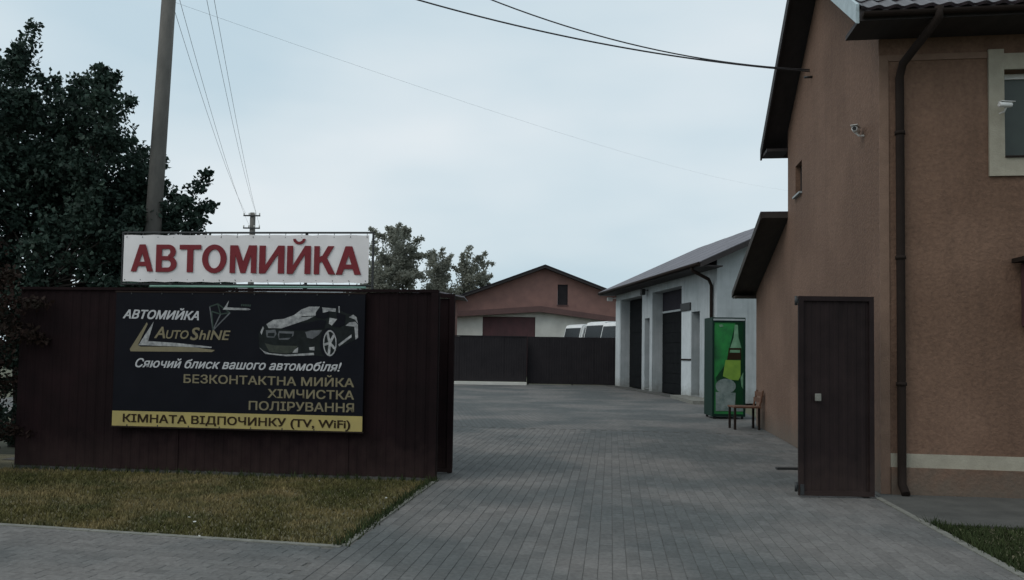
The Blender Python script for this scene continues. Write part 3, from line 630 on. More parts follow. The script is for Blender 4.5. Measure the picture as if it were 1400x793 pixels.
def wire(name, label, p, q, sag, r, n=24, group=None):
    p, q = Vector(p), Vector(q); pts = [p.lerp(q, i/n)-Vector((0, 0, sag*4*(i/n)*(1-i/n))) for i in range(n+1)]
    o = tube(name, 'wire', None, pts, r, 5); tag(o, label, 'cable', group); return o
ptop = PB+Vector((LEAN*9.3, -.1, 9.45))
offs = [(-.92, -.42), (-.7, -.18), (-.1, .2), (.08, .44)]
for i, (a, b_) in enumerate(offs):
    wire('power_line', ['leftmost of the four thin wires from the tall pole to the small far pole', 'second from the left of the four thin wires to the small far pole', 'third from the left of the four thin wires to the small far pole', 'rightmost of the four thin wires from the tall pole to the small far pole'][i], ptop+Vector((a, 0, 0)), fpb+Vector((b_, 0, fph-.05-(.75 if i % 2 else 0))), 0.55, .0055, group='power lines between the two poles')
# service cable to the house
HE = T(1112, 98, 12.45)
wire('service_cable', 'black cable from the tall pole to the gable of the brown house, lower of two', PB+Vector((LEAN*8, -.1, 8.0)), HE, .42, .0125, 40)
wire('service_cable', 'black cable from the tall pole to the gable of the brown house, upper of two', PB+Vector((LEAN*8.6, -.1, 9.4)), HE+Vector((0, 0, .03)), .85, .0105, 40)
hp = T(1150, 262, 70); pole('utility_pole', 'concrete pole standing behind the brown house', (hp.x, 70, 0), hp.z, .2, .16, 0, [(hp.z-.2, .6)], 'utility poles')
wire('power_line', 'faint thin wire crossing the sky towards the brown house', PB+Vector((LEAN*6.5, -.1, 6.7)), (hp.x, 70, hp.z), 1.0, .0016, 40)

# ================================================================= BROWN HOUSE
HA = math.atan(.143); HC = Vector((4.12, 9.0, 0))
hs = thing('brown_house', 'two storey brown rendered house with dark tiled roof at right', 'house', HC, -HA)
HD = 5.2; HLEN = 9.5; WT = 5.45; PT = math.tan(math.radians(34)); OV = .55
win = (1.31, 2.55, 3.73, 4.72); win2 = (3.6, 4.8, 1.1, 2.6)
obj('wall', wall_bm([0, HLEN], [0, WT], [win, win2], 0, .3), 'plaster', hs)
smallw = (4.05, 4.55, 4.20, 4.72)
obj('wall', wall_bm([.301, HD], [0, WT], [smallw], 0, .3, 'y'), 'plaster', hs, None)
obj('wall', wall_bm([.301, HD], [0, WT], [], HLEN-.3, HLEN, 'y'), 'plaster', hs)
obj('wall', wall_bm([.301, HLEN-.301], [0, WT], [], HD-.3, HD), 'plaster', hs)
rz = WT+.02+ (HD/2)*PT
for x0 in (0, HLEN-.3):
    bm = bmesh.new(); add_prism(bm, [(0.0, WT+.001), (HD, WT+.001), (HD, WT+.05), (HD/2, rz), (0.0, WT+.05)], 'x', x0, x0+.3); obj('gable', bm, 'plaster', hs)
# roof slabs
ez = WT+.09
def slab(name, mt, y0, z0, y1, z1, t_, xa, xb, parent):
    bm = bmesh.new(); add_prism(bm, [(y0, z0), (y1, z1), (y1, z1+t_), (y0, z0+t_)], 'x', xa, xb); return obj(name, bm, mt, parent)
ye = -OV; zeF = WT+.07-OV*PT; zR = WT+.07+HD/2*PT
slab('roof_deck', 'soffit', ye, zeF, HD/2-.002, zR, .07, -.36, HLEN+.5, hs)
slab('roof_deck', 'soffit', HD+.5, WT+.07-.5*PT, HD/2+.002, zR, .12, -.36, HLEN+.5, hs)
# boxed eaves
box('soffit', 'soffit', hs, -.36, HLEN+.5, -OV+.005, -.003, zeF-.03, zeF+.02)
box('soffit', 'soffit', hs, -.36, -.0, HD+.003, HD+.495, WT+.07-.5*PT-.03, WT+.07-.5*PT+.02)
box('fascia', 'soffit', hs, -.362, HLEN+.5, -OV-.02, -OV+.003, zeF-.035, zeF+.09)
box('fascia', 'soffit', hs, -.362, HLEN+.5, HD+.497, HD+.52, WT+.07-.5*PT-.035, WT+.07-.5*PT+.16)
# barge boards on the verge facing the drive
for (y0, z0, y1, z1, mt) in ((ye-.02, zeF-.02, HD/2-.001, zR, 'barge'), (HD+.52, WT+.07-.5*PT-.03, HD/2+.001, zR, 'soffit')):
    slab('barge_board', mt, y0, z0-.04, y1, z1-.04, .21, -.395, -.363, hs)
# tiles: two lowest rows are objects, the rest one part
tp_w, tp_l = .178, .34
def tile_geom():
    V_ = []; n = 8
    for j, (f, zz) in enumerate(((0, -.022), (0, .012), (1, .0))):
        for i in range(n+1):
            x = tp_w*i/n; w_ = .016*math.cos(2*PI*i/n); V_.append((x, f*tp_l-(.02*math.cos(2*PI*i/n) if f == 0 else 0), zz+(w_ if not (j == 0) else w_*.9)))
    F_ = [[j*(n+1)+i, j*(n+1)+i+1, (j+1)*(n+1)+i+1, (j+1)*(n+1)+i] for j in range(2) for i in range(n)]
    return V_, F_
tv, tf = tile_geom(); tme = bpy.data.meshes.new('tile'); tme.from_pydata(tv, [], tf); tme.materials.append(M['tile'])
sl_ = math.radians(34); nrow = int((HD/2+OV)/math.cos(sl_)/tp_l)+1; ncol = int((HLEN+1)/tp_w)
RV, RF = [], []
for r in range(nrow):
    for c in range(ncol):
        x = -.36+c*tp_w; s = r*tp_l; y = -OV-.05+s*math.cos(sl_); z = zeF+.095+s*math.sin(sl_)
        if r < 3:
            o = obj('tile', tme, None, hs, loc=(x, y, z), rot=(sl_, 0, 0))
        else:
            b0 = len(RV); cs, sn = math.cos(sl_), math.sin(sl_)
            for q in tv: RV.append((x+q[0], y+q[1]*cs-q[2]*sn, z+q[1]*sn+q[2]*cs))
            for f in tf: RF.append([b0+i for i in f])
for r in range(nrow):       # rear slope
    for c in range(ncol):
        x = -.36+c*tp_w; s = r*tp_l; cs, sn = math.cos(sl_), math.sin(sl_); b0 = len(RV)
        for q in tv: RV.append((x+q[0], HD+OV+.0-(s*cs+q[1]*cs-q[2]*sn), WT+.07-.55*PT+.135+s*sn+q[1]*sn+q[2]*cs))
        for f in tf: RF.append([b0+i for i in f][::-1])
me = bpy.data.meshes.new('roof_tiles'); me.from_pydata(RV, [], RF); obj('roof_tiles', me, 'tile', hs, 'stuff')
# gutter + downpipe
bm = bmesh.new(); prof = [(-OV-.025-.045+.045*math.cos(a), zeF+.03+.045*math.sin(a)) for a in [PI+PI*i/8 for i in range(9)]]; prof += [(p[0]*1, p[1]) for p in [(-OV-.03, zeF+.1), (-OV-.13, zeF+.1)]]
add_prism(bm, prof[:9], 'x', -.34, HLEN+.4); obj('gutter', bm, 'pipe', hs)
px_ = .20
dp = tube('downpipe', 'pipe', hs, [(.42, -OV-.08, zeF+.06), (.42, -OV-.08, zeF-.05), (px_+.02, -.12, zeF-.36), (px_, -.075, zeF-.5), (px_, -.075, .35), (px_, -.075, .12), (px_, -.2, .03)], .046, 12)
for z in (4.0, 2.6, 1.2): tube('clamp', 'pipe', dp, [(px_, -.075, z), (px_, -.075, z+.04)], .055, 12)
# trim
box('corner_trim', 'trim', hs, .0, .10, -.014, .0-.001, .0, 4.93); box('top_trim', 'cream', hs, .101, 1.149, -.016, -.001, 4.55, 4.59) if False else None
box('top_trim', 'trim', hs, .101, 1.149, -.014, -.001, 4.86, 4.93)
sf = [(1.15, 1.31, 3.53, 4.95), (2.55, 2.71, 3.53, 4.95), (1.311, 2.549, 3.53, 3.73), (1.311, 2.549, 4.72, 4.9)]
w = thing('x', 'x', 'x'); bpy.data.objects.remove(w)
wf = None
for i, s in enumerate(sf):
    box('window_surround', 'cream', hs, s[0], s[1], -.03, -.001, s[2], s[3])
for w_, g_ in ((win, 'glassg'), (win2, 'glass')):
    fr_ = wall_bm([w_[0]+.002, w_[1]-.002], [w_[2]+.002, w_[3]-.002], [(w_[0]+.06, (w_[0]+w_[1])/2-.03, w_[2]+.06, w_[3]-.06), ((w_[0]+w_[1])/2+.03, w_[1]-.06, w_[2]+.06, w_[3]-.06)], .14, .19)
    wo = obj('window', fr_, 'white', hs); box('pane', g_, wo, w_[0]+.01, w_[1]-.01, .16, .165, w_[2]+.01, w_[3]-.01)
    box('sill', 'pipe', wo, w_[0]+.003, w_[1]-.003, -.05, .14, w_[2]+.003, w_[2]+.02)
wo = obj('window', wall_bm([smallw[0]+.002, smallw[1]-.002], [smallw[2]+.002, smallw[3]-.002], [(smallw[0]+.05, smallw[1]-.05, smallw[2]+.05, smallw[3]-.05)], .08, .12, 'y'), 'soffit', hs)
box('pane', 'glass', wo, .095, .1, smallw[0]+.01, smallw[1]-.01, smallw[2]+.01, smallw[3]-.01); box('sill', 'whitewash', wo, -.05, .08, smallw[0]-.02, smallw[1]+.02, smallw[2]-.03, smallw[2]-.001)
box('base_stripe', 'cream', hs, .101, HLEN, -.02, -.001, .30, .45)
box('plinth', 'plaster', hs, .101, HLEN, -.045, -.021, .0, .30)
# dark wall box at right edge
wb = tag(box('wall_cabinet', 'reddoor', None, 1.45, 2.05, -.22, -.035, 1.86, 2.56, bev=.01), 'dark red-brown box with a flat lid hung on the house wall at the right edge', 'cabinet')
wb.matrix_world = hs.matrix_world @ Matrix() if False else Matrix.Translation(HC) @ Matrix.Rotation(-HA, 4, 'Z')
lid = box('lid', 'pipe', wb, 1.36, 2.15, -.30, -.035, 2.562, 2.61)
# security cameras
def seccam(loc, rz, label):
    r = thing('security_camera', label, 'camera', loc, rz, 'white security cameras')
    tube('housing', 'camwhite', r, [(-.11, 0, .0), (-.10, 0, .0), (.06, 0, .0), (.07, 0, .0)], [.028, .036, .036, .03], 12); box('sun_shield', 'camwhite', r, -.1, .1, -.042, .042, .036, .042)
    tube('lens', 'rubber', r, [(.07, 0, 0), (.078, 0, 0)], .024, 12)
    return r
def hl(x, y, z): p = Matrix.Rotation(-HA, 3, 'Z') @ Vector((x, y, z)); return (HC.x+p.x, HC.y+p.y, z)
c1 = seccam(hl(-.10, .56, 4.24), math.radians(-125), 'small white security camera on the side wall of the brown house'); tube('bracket', 'camwhite', c1, [(0, 0, -.03), (-.02, .03, -.07), (-.06, .085, -.07)], .012, 6)
c2 = seccam(hl(1.27, -.17, 4.28), math.radians(5), 'small white security camera on the cream window surround'); tube('bracket', 'camwhite', c2, [(0, 0, -.03), (0, .05, -.08), (0.0, .14, -.08)], .012, 6)
tube('cable_bracket', 'steel', hs, [(-.12, 3.3, 5.83), (0, 3.3, 5.83)], .02, 8)
c2.scale = (.8, .8, .8)
# lean-to at the rear
LY0, LY1 = HD+.002, HD+3.85; lz0, lz1 = 3.98, 2.86
lt = thing('lean_to', 'single storey brown lean-to with a dark sloping roof behind the house', 'lean-to', HC, -HA)
bm = bmesh.new(); add_prism(bm, [(LY0, 0), (LY1-.35, 0), (LY1-.35, lz1+.03), (LY0, lz0-.05)], 'x', 0.002, .3); obj('wall', bm, 'plaster', lt)
obj('wall', wall_bm([.301, 5], [0, lz1], [], LY1-.65, LY1-.351), 'plaster', lt)
bm = bmesh.new(); add_prism(bm, [(LY0, 0), (LY1-.35, 0), (LY1-.35, lz1+.03), (LY0, lz0-.05)], 'x', 4.7, 5); obj('wall', bm, 'plaster', lt)
slab('roof_deck', 'soffit2', LY0, lz0-.02, LY1+.02, lz1-.02, .09, -.45, 5.3, lt)
slab('barge_board', 'soffit2', LY0, lz0-.05, LY1+.04, lz1-.05, .13, -.475, -.452, lt)
slab('roof_cover', 'tile', LY0, lz0+.075, LY1+.04, lz1+.075, .02, -.47, 5.3, lt)
box('fascia', 'soffit2', lt, -.452, 5.3, LY1+.021, LY1+.04, lz1-.07, lz1+.07)
box('soffit', 'soffit2', lt, -.45, -.001, LY1-.34, LY1+.02, lz1-.07, lz1-.03)

# ================================================================= GATE LEAF by the house
GL = Vector((3.10, 8.70, 0)); gl = thing('gate_leaf', 'narrow dark brown metal gate leaf with grey lock plate against the house corner', 'gate', GL, math.radians(-2))
gw = .80; me = bpy.data.meshes.new('panel'); b_ = rib_panel_bm(gw-.10, .07, 2.11, .0965, .005); b_.to_mesh(me); b_.free()
obj('panel', me, 'gate', gl, loc=(.05, .01, 0))
obj('frame', wall_bm([0, gw], [.02, 2.16], [(.05, gw-.05, .07, 2.11)], -.018, .022), 'gate', gl)
box('lock_plate', 'kerb', gl, .17, .235, -.030, -.012, 1.03, 1.11, bev=.004)
for z in (.10, 2.1): tube('hinge', 'steel', gl, [(-.025, 0, z-.04), (-.025, 0, z+.06)], .016, 8); box('hinge_plate', 'steel', gl, -.02, .001, -.006, .006, z-.02, z+.03)
box('bottom_bolt', 'steel', gl, .01, .05, -.035, -.019, .03, .14)
pst = tag(box('gate_post', 'gate', None, 3.80, 3.87, 8.72, 8.79, 0, 2.12), 'dark brown square post close behind the narrow gate leaf', 'post')
# track strip on the ground
p = T(1078, 641, 10.8); tag(box('ground_rail', 'steel', None, 3.55, 4.15, 10.75, 10.83, .002, .03), 'short dark steel rail on the paving beside the house wall', 'rail')

# ================================================================= GREEN COOLER and bench
fk = thing('drinks_cooler', 'tall dark green drinks cooler with a bottle picture standing beyond the house', 'cooler', (4.79, 19.2, 0), math.radians(0))
FW, FDp, FH = .79, .80, 2.40
obj('cabinet', wall_bm([0, FW], [.06, FH], [(.045, FW-.05, .12, FH-.1)], 0, FDp), 'fgreen', fk)
box('back', 'fgreen', fk, .03, FW-.03, .3, .32, .1, FH-.05); box('top', 'fgreen', fk, .001, FW-.001, .001, FDp-.001, FH+.0005, FH+.02)
box('light_strip', 'whitewash', fk, .02, FW-.02, -.012, -.001, FH-.055, FH-.012)
for xx in (.06, FW-.06):
    for yy in (.06, FDp-.06): tube('foot', 'rubber', fk, [(xx, yy, 0), (xx, yy, .06)], .03, 8)
dpn = box('picture', 'ggreen', fk, .045, FW-.05, .02, .03, .12, FH-.1)
fpl = Plane(Vector((4.79, 19.2+.018, 0)), 0)
def zf_(pts): return [(950+a/4.41, 410+b_/4.41) for a, b_ in pts]
for i, (P_, mt) in enumerate((([(125, 470), (200, 330), (240, 150), (180, 130), (125, 180)], 'ggreen'), ([(205, 300), (245, 140), (300, 140), (305, 640), (180, 640), (125, 470), (190, 380)], 'gdark'),
        ([(240, 150), (259, 150), (263, 225), (280, 290), (213, 290), (234, 225)], 'gpale'), ([(205, 290), (278, 290), (280, 360), (195, 360)], 'pblack'), ([(212, 302), (272, 302), (272, 318), (210, 318)], 'gpale'),
        ([(185, 362), (275, 365), (275, 460), (262, 485), (215, 482), (168, 460)], 'glime'), ([(275, 470), (292, 435), (305, 430), (305, 560), (280, 520)], 'gpale'),
        (ell(185, 520, 62, 45, 18), 'ice'), ([(125, 555), (245, 560), (240, 670), (125, 670)], 'ice'), ([(215, 630), (305, 640), (305, 672), (215, 672)], 'ice'), ([(145, 150), (165, 145), (172, 160), (150, 165)], 'gpale'))):
    decal(fpl, [zf_([(min(max(x, 124), 306), min(y, 672)) for x, y in P_])], mt, dpn, -.001*i, 'print')
for o in dpn.children: o.location = (0, .018, 0)
bn = thing('wooden_bench', 'orange-brown wooden seat with dark legs beside the house wall in front of the cooler', 'bench', (4.55, 16.7, 0), 0)
box('seat', 'wood', bn, 0, .56, -.25, .25, .44, .475, bev=.005)
for yy in (-.24, .16):
    box('leg', 'pipe', bn, .01, .05, yy, yy+.05, 0, .439); box('leg', 'pipe', bn, .50, .54, yy, yy+.05, 0, .439)
    tube('back_post', 'wood', bn, [(.53, yy+.025, .475), (.60, yy+.025, .80)], .02, 6)
for z, x in ((.56, .545), (.68, .572)):
    box('back_slat', 'wood', bn, x, x+.025, -.25, .25, z, z+.09)

# ================================================================= WHITE GARAGE
GA = math.atan(.125); G0 = Vector((6.5, 25.5, 0)); ga = thing('garage_building', 'long pale car wash garage with tall dark bays on the right of the yard', 'garage', G0, GA)
GLn = 12.65; GH = 4.62
def gy(D): return (D-25.5)/math.cos(GA)
h1 = (gy(33.78), gy(37.19), .0, 4.0); h2 = (gy(28.84), gy(32.34), 0.0, 4.0); h3 = (gy(27.01), gy(27.79), .12, 3.0); h4 = (gy(32.70), gy(33.38), .12, 3.0)
obj('wall', wall_bm([0, GLn], [0, GH], [h1, h2, h3, h4], 0, .5, 'y'), 'whitewash', ga)
GW = 8.4; obj('wall', wall_bm([.501, GW], [0, GH], [], 0, .3), 'whitewash', ga); obj('wall', wall_bm([.501, GW], [0, GH], [], GLn-.3, GLn), 'whitewash', ga)
obj('wall', wall_bm([.301, GLn-.301], [0, GH], [], GW-.3, GW, 'y'), 'whitewash', ga)
gp = math.tan(math.radians(25)); go = .68
for y0 in (.0, GLn-.3):
    bm = bmesh.new(); add_prism(bm, [(0.0, GH+.001), (GW, GH+.001), (GW/2, GH+GW/2*gp)], 'y', y0, y0+.3); obj('gable', bm, 'whitewash', ga)
def slabx(name, mt, x0, z0, x1, z1, t_, ya, yb, parent):
    bm = bmesh.new(); add_prism(bm, [(x0, z0), (x1, z1), (x1, z1+t_), (x0, z0+t_)], 'y', ya, yb); return obj(name, bm, mt, parent)
gz = GH+.03
slabx('roof_deck', 'soffit', -go, gz-go*gp, GW/2-.002, gz+GW/2*gp, .1, -.5, GLn+.5, ga); slabx('roof_deck', 'soffit', GW+go, gz-go*gp, GW/2+.002, gz+GW/2*gp, .1, -.5, GLn+.5, ga)
# roof sheets, each one a strip
ns = 12; sw_ = (GLn+1.06)/ns
for i in range(ns):
    ya = -.53+i*sw_
    slabx('roof_sheet', 'roofgrey', -go-.05, gz-(go+.05)*gp+.102+.006*(i % 2), GW/2-.001, gz+GW/2*gp+.102+.006*(i % 2), .03, ya, ya+sw_-.002, ga)
    slabx('roof_sheet', 'roofgrey', GW+go+.05, gz-(go+.05)*gp+.102+.006*(i % 2), GW/2+.001, gz+GW/2*gp+.102+.006*(i % 2), .03, ya, ya+sw_-.002, ga)
slabx('barge_board', 'soffit', -go-.03, gz-go*gp-.08, GW/2-.001, gz+GW/2*gp-.08, .18, -.53, -.502, ga)
box('fascia', 'soffit', ga, -go-.025, -go-.003, -.5, GLn+.5, gz-go*gp-.06, gz-go*gp+.09)
box('soffit', 'soffit', ga, -go+.001, -.003, -.49, GLn+.49, gz-go*gp-.05, gz-go*gp-.01)
bm = bmesh.new(); add_tube(bm, [(-go-.08, -.4, gz-go*gp+.03), (-go-.08, GLn+.4, gz-go*gp+.03)], .06, 8); obj('gutter', bm, 'pipe', ga)
g_dp = tube('downpipe', 'pipe', ga, [(-go-.06, .25, gz-go*gp), (-go-.05, .25, gz-go*gp-.12), (-.16, .3, 3.95), (-.07, .3, 3.75), (-.07, .3, .1)], .055, 10)
# bays: shade inside the open bays is painted as near-black door panels
for h, lower in ((h1, 3.98), (h2, 3.16)):
    n = 8; dz = (lower-.02)/n
    dr_o = box('bay_dark_fill', 'bay_dark_and_door', ga, .44, .455, h[0]+.003, h[1]-.003, .01, lower)
    for k in range(n): box('bay_dark_panel', 'bay_dark_and_door', dr_o, .425, .438, h[0]+.01, h[1]-.01, .02+k*dz, .02+(k+1)*dz-.02)
    if lower < 3.9:
        box('transom', 'transom', ga, .43, .45, h[0]+.003, h[1]-.003, 3.24, 3.998); box('transom_bar', 'whitewash', ga, .40, .45, h[0]+.003, h[1]-.003, 3.165, 3.238)
for h in (h3, h4):
    d_ = box('side_door', 'bay_dark_and_door', ga, .32, .36, h[0]+.003, h[1]-.003, .121, h[3]-.002); tube('handle', 'steel', d_, [(.31, h[0]+.12, 1.15), (.27, h[0]+.12, 1.15), (.27, h[0]+.22, 1.15)], .012, 6)
    box('door_step', 'kerb', ga, -.0, .319, h[0]+.003, h[1]-.003, .0, .119)
box('wall_panel', 'palewall', ga, -.012, -.001, gy(27.82), gy(28.8), 1.38, 3.05); box('wall_panel', 'palewall', ga, -.012, -.001, gy(27.82), gy(28.8), .02, 1.32)
box('wall_rail', 'pipe', ga, -.04, -.001, gy(27.82), gy(28.8), 1.321, 1.379)
box('pier_corner', 'palewall', ga, -.02, -.001, gy(37.3), GLn, 0, 4.0)
sgn = tag(box('wall_sign', 'steel', None, -.06, -.003, gy(27.85), gy(28.8), 3.07, 3.34, bev=.008), 'small dark plate beside the second bay of the pale garage', 'sign'); sgn.matrix_world = Matrix.Translation(G0) @ Matrix.Rotation(GA, 4, 'Z')
lm_ = thing('wall_lamp', 'dark wall lamp between the two garage bays', 'lamp', G0, GA)
box('lamp_body', 'steel', lm_, -.30, -.12, gy(33.0)-.12, gy(33.0)+.12, 3.95, 4.2, bev=.02); tube('arm', 'steel', lm_, [(-.13, gy(33.0), 4.15), (-.002, gy(33.0), 4.15)], .02, 6)
fl = thing('floodlight', 'small white lamp under the far eave corner of the pale garage', 'lamp', G0, GA)
box('lamp_body', 'camwhite', fl, -.42, -.16, GLn+.02, GLn+.16, 4.02, 4.2, bev=.02); tube('arm', 'camwhite', fl, [(-.17, GLn+.08, 4.14), (.1, GLn+.08, 4.18)], .02, 6)
# platform in front of the garage
bm = bmesh.new(); add_prism(bm, [(-1.0, -.6), (.0, -.6), (.0, 2.9), (-.55, 2.9)], 'z', 0.0, .11); pf_ = obj('garage_step', bm, 'kerb', kind='structure', loc=G0, rot=(0, 0, GA))
box('threshold_strip', 'apron', ga, -.45, -.001, 3.0, GLn, .001, .03)

# ================================================================= FAR FENCE
FF = Vector((5.0, 38.3, 0))
ff = thing('yard_fence', 'long near-black sheet fence closing the far end of the yard, right part', 'fence', FF, 0)
sheet_fence(ff, 4.25, 2.28, .04, 'fencefar', post=2.1)
f2 = thing('yard_gate', 'near-black sheet gate left of the far fence, standing over a pale concrete strip', 'gate', (.72, 38.0, 0), 0)
sheet_fence(f2, 9.5, 2.24, .14, 'fencefar', post=9.5)
box('frame', 'fencefar', f2, -9.5, .0, -.03, .03, 2.242, 2.29)
tag(box('concrete_strip', 'whitewall', None, -9, .72, 37.5, 38.1, 0, .12), 'pale concrete strip below the far gate', 'kerb')

# ================================================================= FAR HOUSE
FH_ = thing('far_house', 'low far house with brown gable, white wall and dark red garage door', 'house', (2.05, 52, 0), 0)
k = 52/1100.; hw = 6.3
ap = T(745, 364, 52); cz = ap.z; X0 = ap.x-2.05
def fhx(px): return T(px, 430, 52).x-2.05
zb = T(745, 424, 52).z
def zz_(px, py): return T(px, py, 52).z
dl, dr_ = fhx(660), fhx(732); zdt = zz_(696, 433)
obj('wall', wall_bm([-hw, hw+.4], [0, zb+.0], [(dl, dr_, 0, zdt)], 0, .3), 'whitewall', FH_)
box('garage_door', 'reddoor', FH_, dl+.003, dr_-.003, .12, .17, 0, zdt-.002)
for i in range(7):
    box('door_board', 'reddoor', FH_.children[-1], dl+.01+i*(dr_-dl-.02)/7, dl+.01+(i+1)*(dr_-dl-.02)/7-.03, .10, .119, .02, zdt-.03)
sL = .375
pk = fhx(738); zk = zz_(738, 420); zl = zz_(625, 432); zr_ = zz_(842, 436); xL, xRr = fhx(600), fhx(862)
def skirt(x): return (zl-.05+(zk-.15-zl+.05)*(x-xL)/(pk-xL)) if x < pk else (zk-.15+(zr_-.2-zk+.15)*(x-pk)/(xRr-pk))
gwn = (fhx(762), fhx(776), zz_(769, 417), zz_(769, 389))
# gable: wall with opening, cut to the roof slope in strips
bm = bmesh.new(); N_ = 26; xs_ = sorted(set([-hw+ (2*hw+.4)*i/N_ for i in range(N_+1)]+[X0, gwn[0], gwn[1]]))
def rt(x): return cz-.12-abs(x-X0)*sL
for a, b_ in zip(xs_[:-1], xs_[1:]):
    if (gwn[0]-1e-4) < a < gwn[1]-1e-4:
        for q in ([(a, zb), (b_, zb), (b_, gwn[2]), (a, gwn[2])], [(a, gwn[3]), (b_, gwn[3]), (b_, rt(b_)), (a, rt(a))]): add_prism(bm, q, 'y', 0, .3)
    else: add_prism(bm, [(a, zb), (b_, zb), (b_, max(rt(b_), zb+.01)), (a, max(rt(a), zb+.01))], 'y', 0, .3)
    ka, kb = skirt(a), skirt(b_)
    if min(ka, kb) < zb: add_prism(bm, [(a, min(ka, zb-.01)), (b_, min(kb, zb-.01)), (b_, zb+.02), (a, zb+.02)], 'y', -.03, -.002)
obj('gable', bm, 'browngable', FH_); box('loft_hatch', 'fencefar', FH_, gwn[0]+.01, gwn[1]-.01, .1, .15, gwn[2]+.01, gwn[3]-.01); box('hatch_sill', 'bandbrown', FH_, gwn[0]-.05, gwn[1]+.05, -.06, -.001, gwn[2]-.05, gwn[2]-.001)
# shallow peaked skirt roof over the doors
bm = bmesh.new(); add_prism(bm, [(xL, zl-.15), (pk, zk-.33), (xRr, zr_-.36), (xRr, zr_-.04), (pk, zk+.05), (xL, zl+.18)], 'y', -.55, -.001); obj('skirt_roof', bm, 'bandbrown', FH_)
for s, x1 in ((-1, -hw-.6), (1, hw+1.0)):
    bm = bmesh.new(); za = cz-abs(x1-X0)*sL; add_prism(bm, [(X0+s*.001, cz-.16), (x1, za-.16), (x1, za), (X0+s*.001, cz)], 'y', -.6, 10.5); obj('roof', bm, 'soffit', FH_)
    bm = bmesh.new(); add_prism(bm, [(X0+s*.001, cz+.001), (x1, za+.001), (x1, za+.05), (X0+s*.001, cz+.05)], 'y', -.65, 10.5); obj('roof_cover', bm, 'transom', FH_)
for xx in (-hw, hw+.1): box('wall', 'whitewall', FH_, xx, xx+.3, .301, 10, 0, zb)
box('wall', 'whitewall', FH_, -hw, hw+.4, 10.001, 10.2, 0, zb)
# small pale roof left of it
sh = thing('garden_shed', 'low shed with pale tin roof left of the far house', 'shed', (T(628, 404, 46).x-1.6, 46, 0), 0)
box('wall', 'browngable', sh, -1.3, 1.3, 0, 3, 0, T(628, 404, 46).z-.3)
bm = bmesh.new(); zt_ = T(628, 399, 46).z; add_prism(bm, [(-1.9, zt_-.35), (0, zt_), (1.9, zt_-.35), (1.9, zt_-.28), (0, zt_+.07), (-1.9, zt_-.28)], 'y', -.4, 3.4); obj('roof', bm, 'roofgrey', sh)

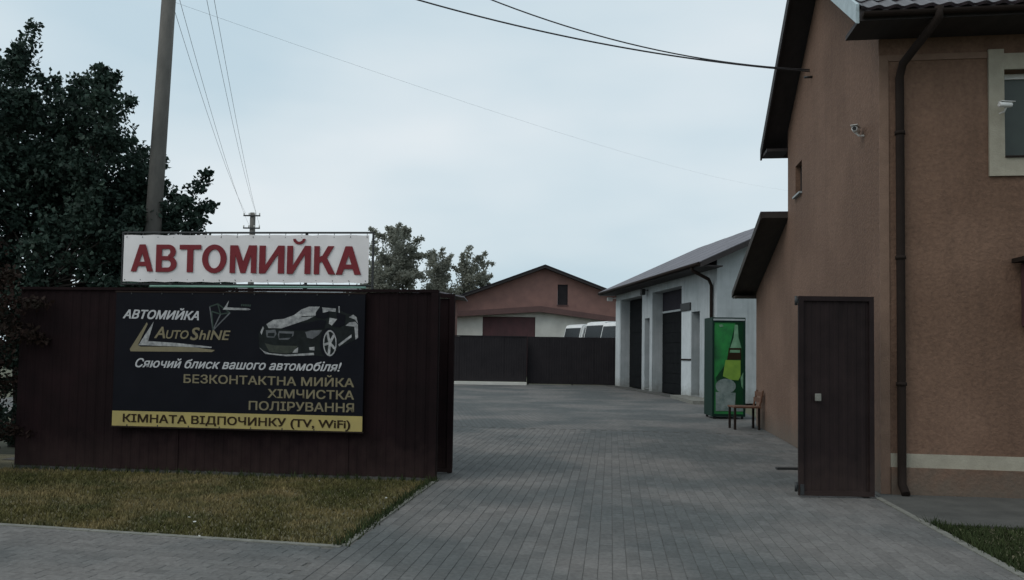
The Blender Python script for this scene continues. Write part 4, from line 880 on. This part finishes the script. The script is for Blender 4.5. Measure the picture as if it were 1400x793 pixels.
# ================================================================= VANS
def make_van(label, loc, rz, H, Lg):
    r = thing('parked_van', label, 'van', loc, rz, 'white vans parked behind the far fence'); Wd = 2.0
    prof = [(0, .45), (0, 1.0), (.08, 1.25), (.50, H-.20), (.58, H-.06), (.8, H), (Lg-.1, H), (Lg, H-.15), (Lg, .45)]
    bm = bmesh.new(); add_prism(bm, prof, 'y', -Wd/2, Wd/2)
    es = [e_ for e_ in bm.edges if abs(abs(e_.verts[0].co.y)-Wd/2) < 1e-4 and abs(abs(e_.verts[1].co.y)-Wd/2) < 1e-4 and e_.verts[0].co.y*e_.verts[1].co.y > 0]
    bmesh.ops.bevel(bm, geom=es, offset=.09, segments=2, affect='EDGES'); body = obj('body', bm, 'white', r)
    d = Vector((.42, 0, H-.20-1.25)).normalized()
    def scr(t, off): return (.08+.42*t-off*d.z, 1.25+(H-1.45)*t+off*d.x)
    bm = bmesh.new(); a, b_ = scr(.06, .012), scr(.99, .012); c, e_ = scr(.99, -.02), scr(.06, -.02); add_prism(bm, [a, b_, c, e_], 'y', -Wd/2+.16, Wd/2-.16); obj('windscreen', bm, 'glass', r)
    for s in (-1, 1):
        bm = bmesh.new(); y0 = s*(Wd/2+.001); add_prism(bm, [(.28, 1.35), (.66, H-.22), (1.75, H-.22), (1.75, 1.35)], 'y', y0, y0+s*.012); obj('side_window', bm, 'glass', r)
        for x0 in (1.9, 2.95): box('side_window', 'glass', r, x0, x0+.95, min(y0, y0+s*.012), max(y0, y0+s*.012), 1.4, H-.24)
        tube('mirror_arm', 'rubber', r, [(.55, s*Wd/2, 1.6), (.4, s*(Wd/2+.22), 1.9)], .02, 6); box('mirror', 'rubber', r, .36, .44, min(s*(Wd/2+.14), s*(Wd/2+.32)), max(s*(Wd/2+.14), s*(Wd/2+.32)), 1.75, 2.1, bev=.02)
        for x0 in (.85, Lg-1.1):
            wh = tube('wheel', 'rubber', r, [(x0, s*(Wd/2-.16), .35), (x0, s*(Wd/2+.02), .35)], .35, 20); tube('rim', 'whitewash', wh, [(x0, s*(Wd/2+.0), .35), (x0, s*(Wd/2+.03), .35)], .2, 14)
        box('headlight', 'plight', r, -.012, .02, min(s*.55, s*.85), max(s*.55, s*.85), .85, 1.0)
    box('bumper', 'rubber', r, -.08, .05, -Wd/2, Wd/2, .35, .62, bev=.03)
    return r
v1 = T(787, 442, 42.5)
make_van('white van behind the far fence, leftmost of the parked three', (3.0, 44.8, 0), math.radians(25), 3.14, 5.2)
v2 = T(812, 438, 42.5)
make_van('tall white van behind the far fence, middle of the parked three', (3.95, 42.4, 0), math.radians(25), 3.22, 5.2)
v3 = T(846, 438, 42.5)
make_van('white van behind the far fence, partly hidden by the garage corner', (4.58, 40.0, 0), math.radians(25), 3.12, 5.4)

# ================================================================= SMALL THINGS
for px, py, lb in ((258, 711, 'tiny white scrap on the lawn, upper of the three near the lawn kerb'), (266, 717, 'tiny white scrap on the lawn, middle of the three near the lawn kerb'), (272, 737, 'tiny white scrap lying right on the pale lawn kerb'),
                   (528, 684, 'tiny white scrap near the right corner of the lawn, farther of two'), (524, 699, 'tiny white scrap near the right corner of the lawn, nearer of two'), (436, 660, 'tiny white scrap on the lawn close to the foot of the brown fence')):
    d = ray(px, py); k = -1.5/d.z; q = CAM+d*k; leafpiece(q.x, q.y, .022, 'litter_scrap', 'litter', lb, 'litter')
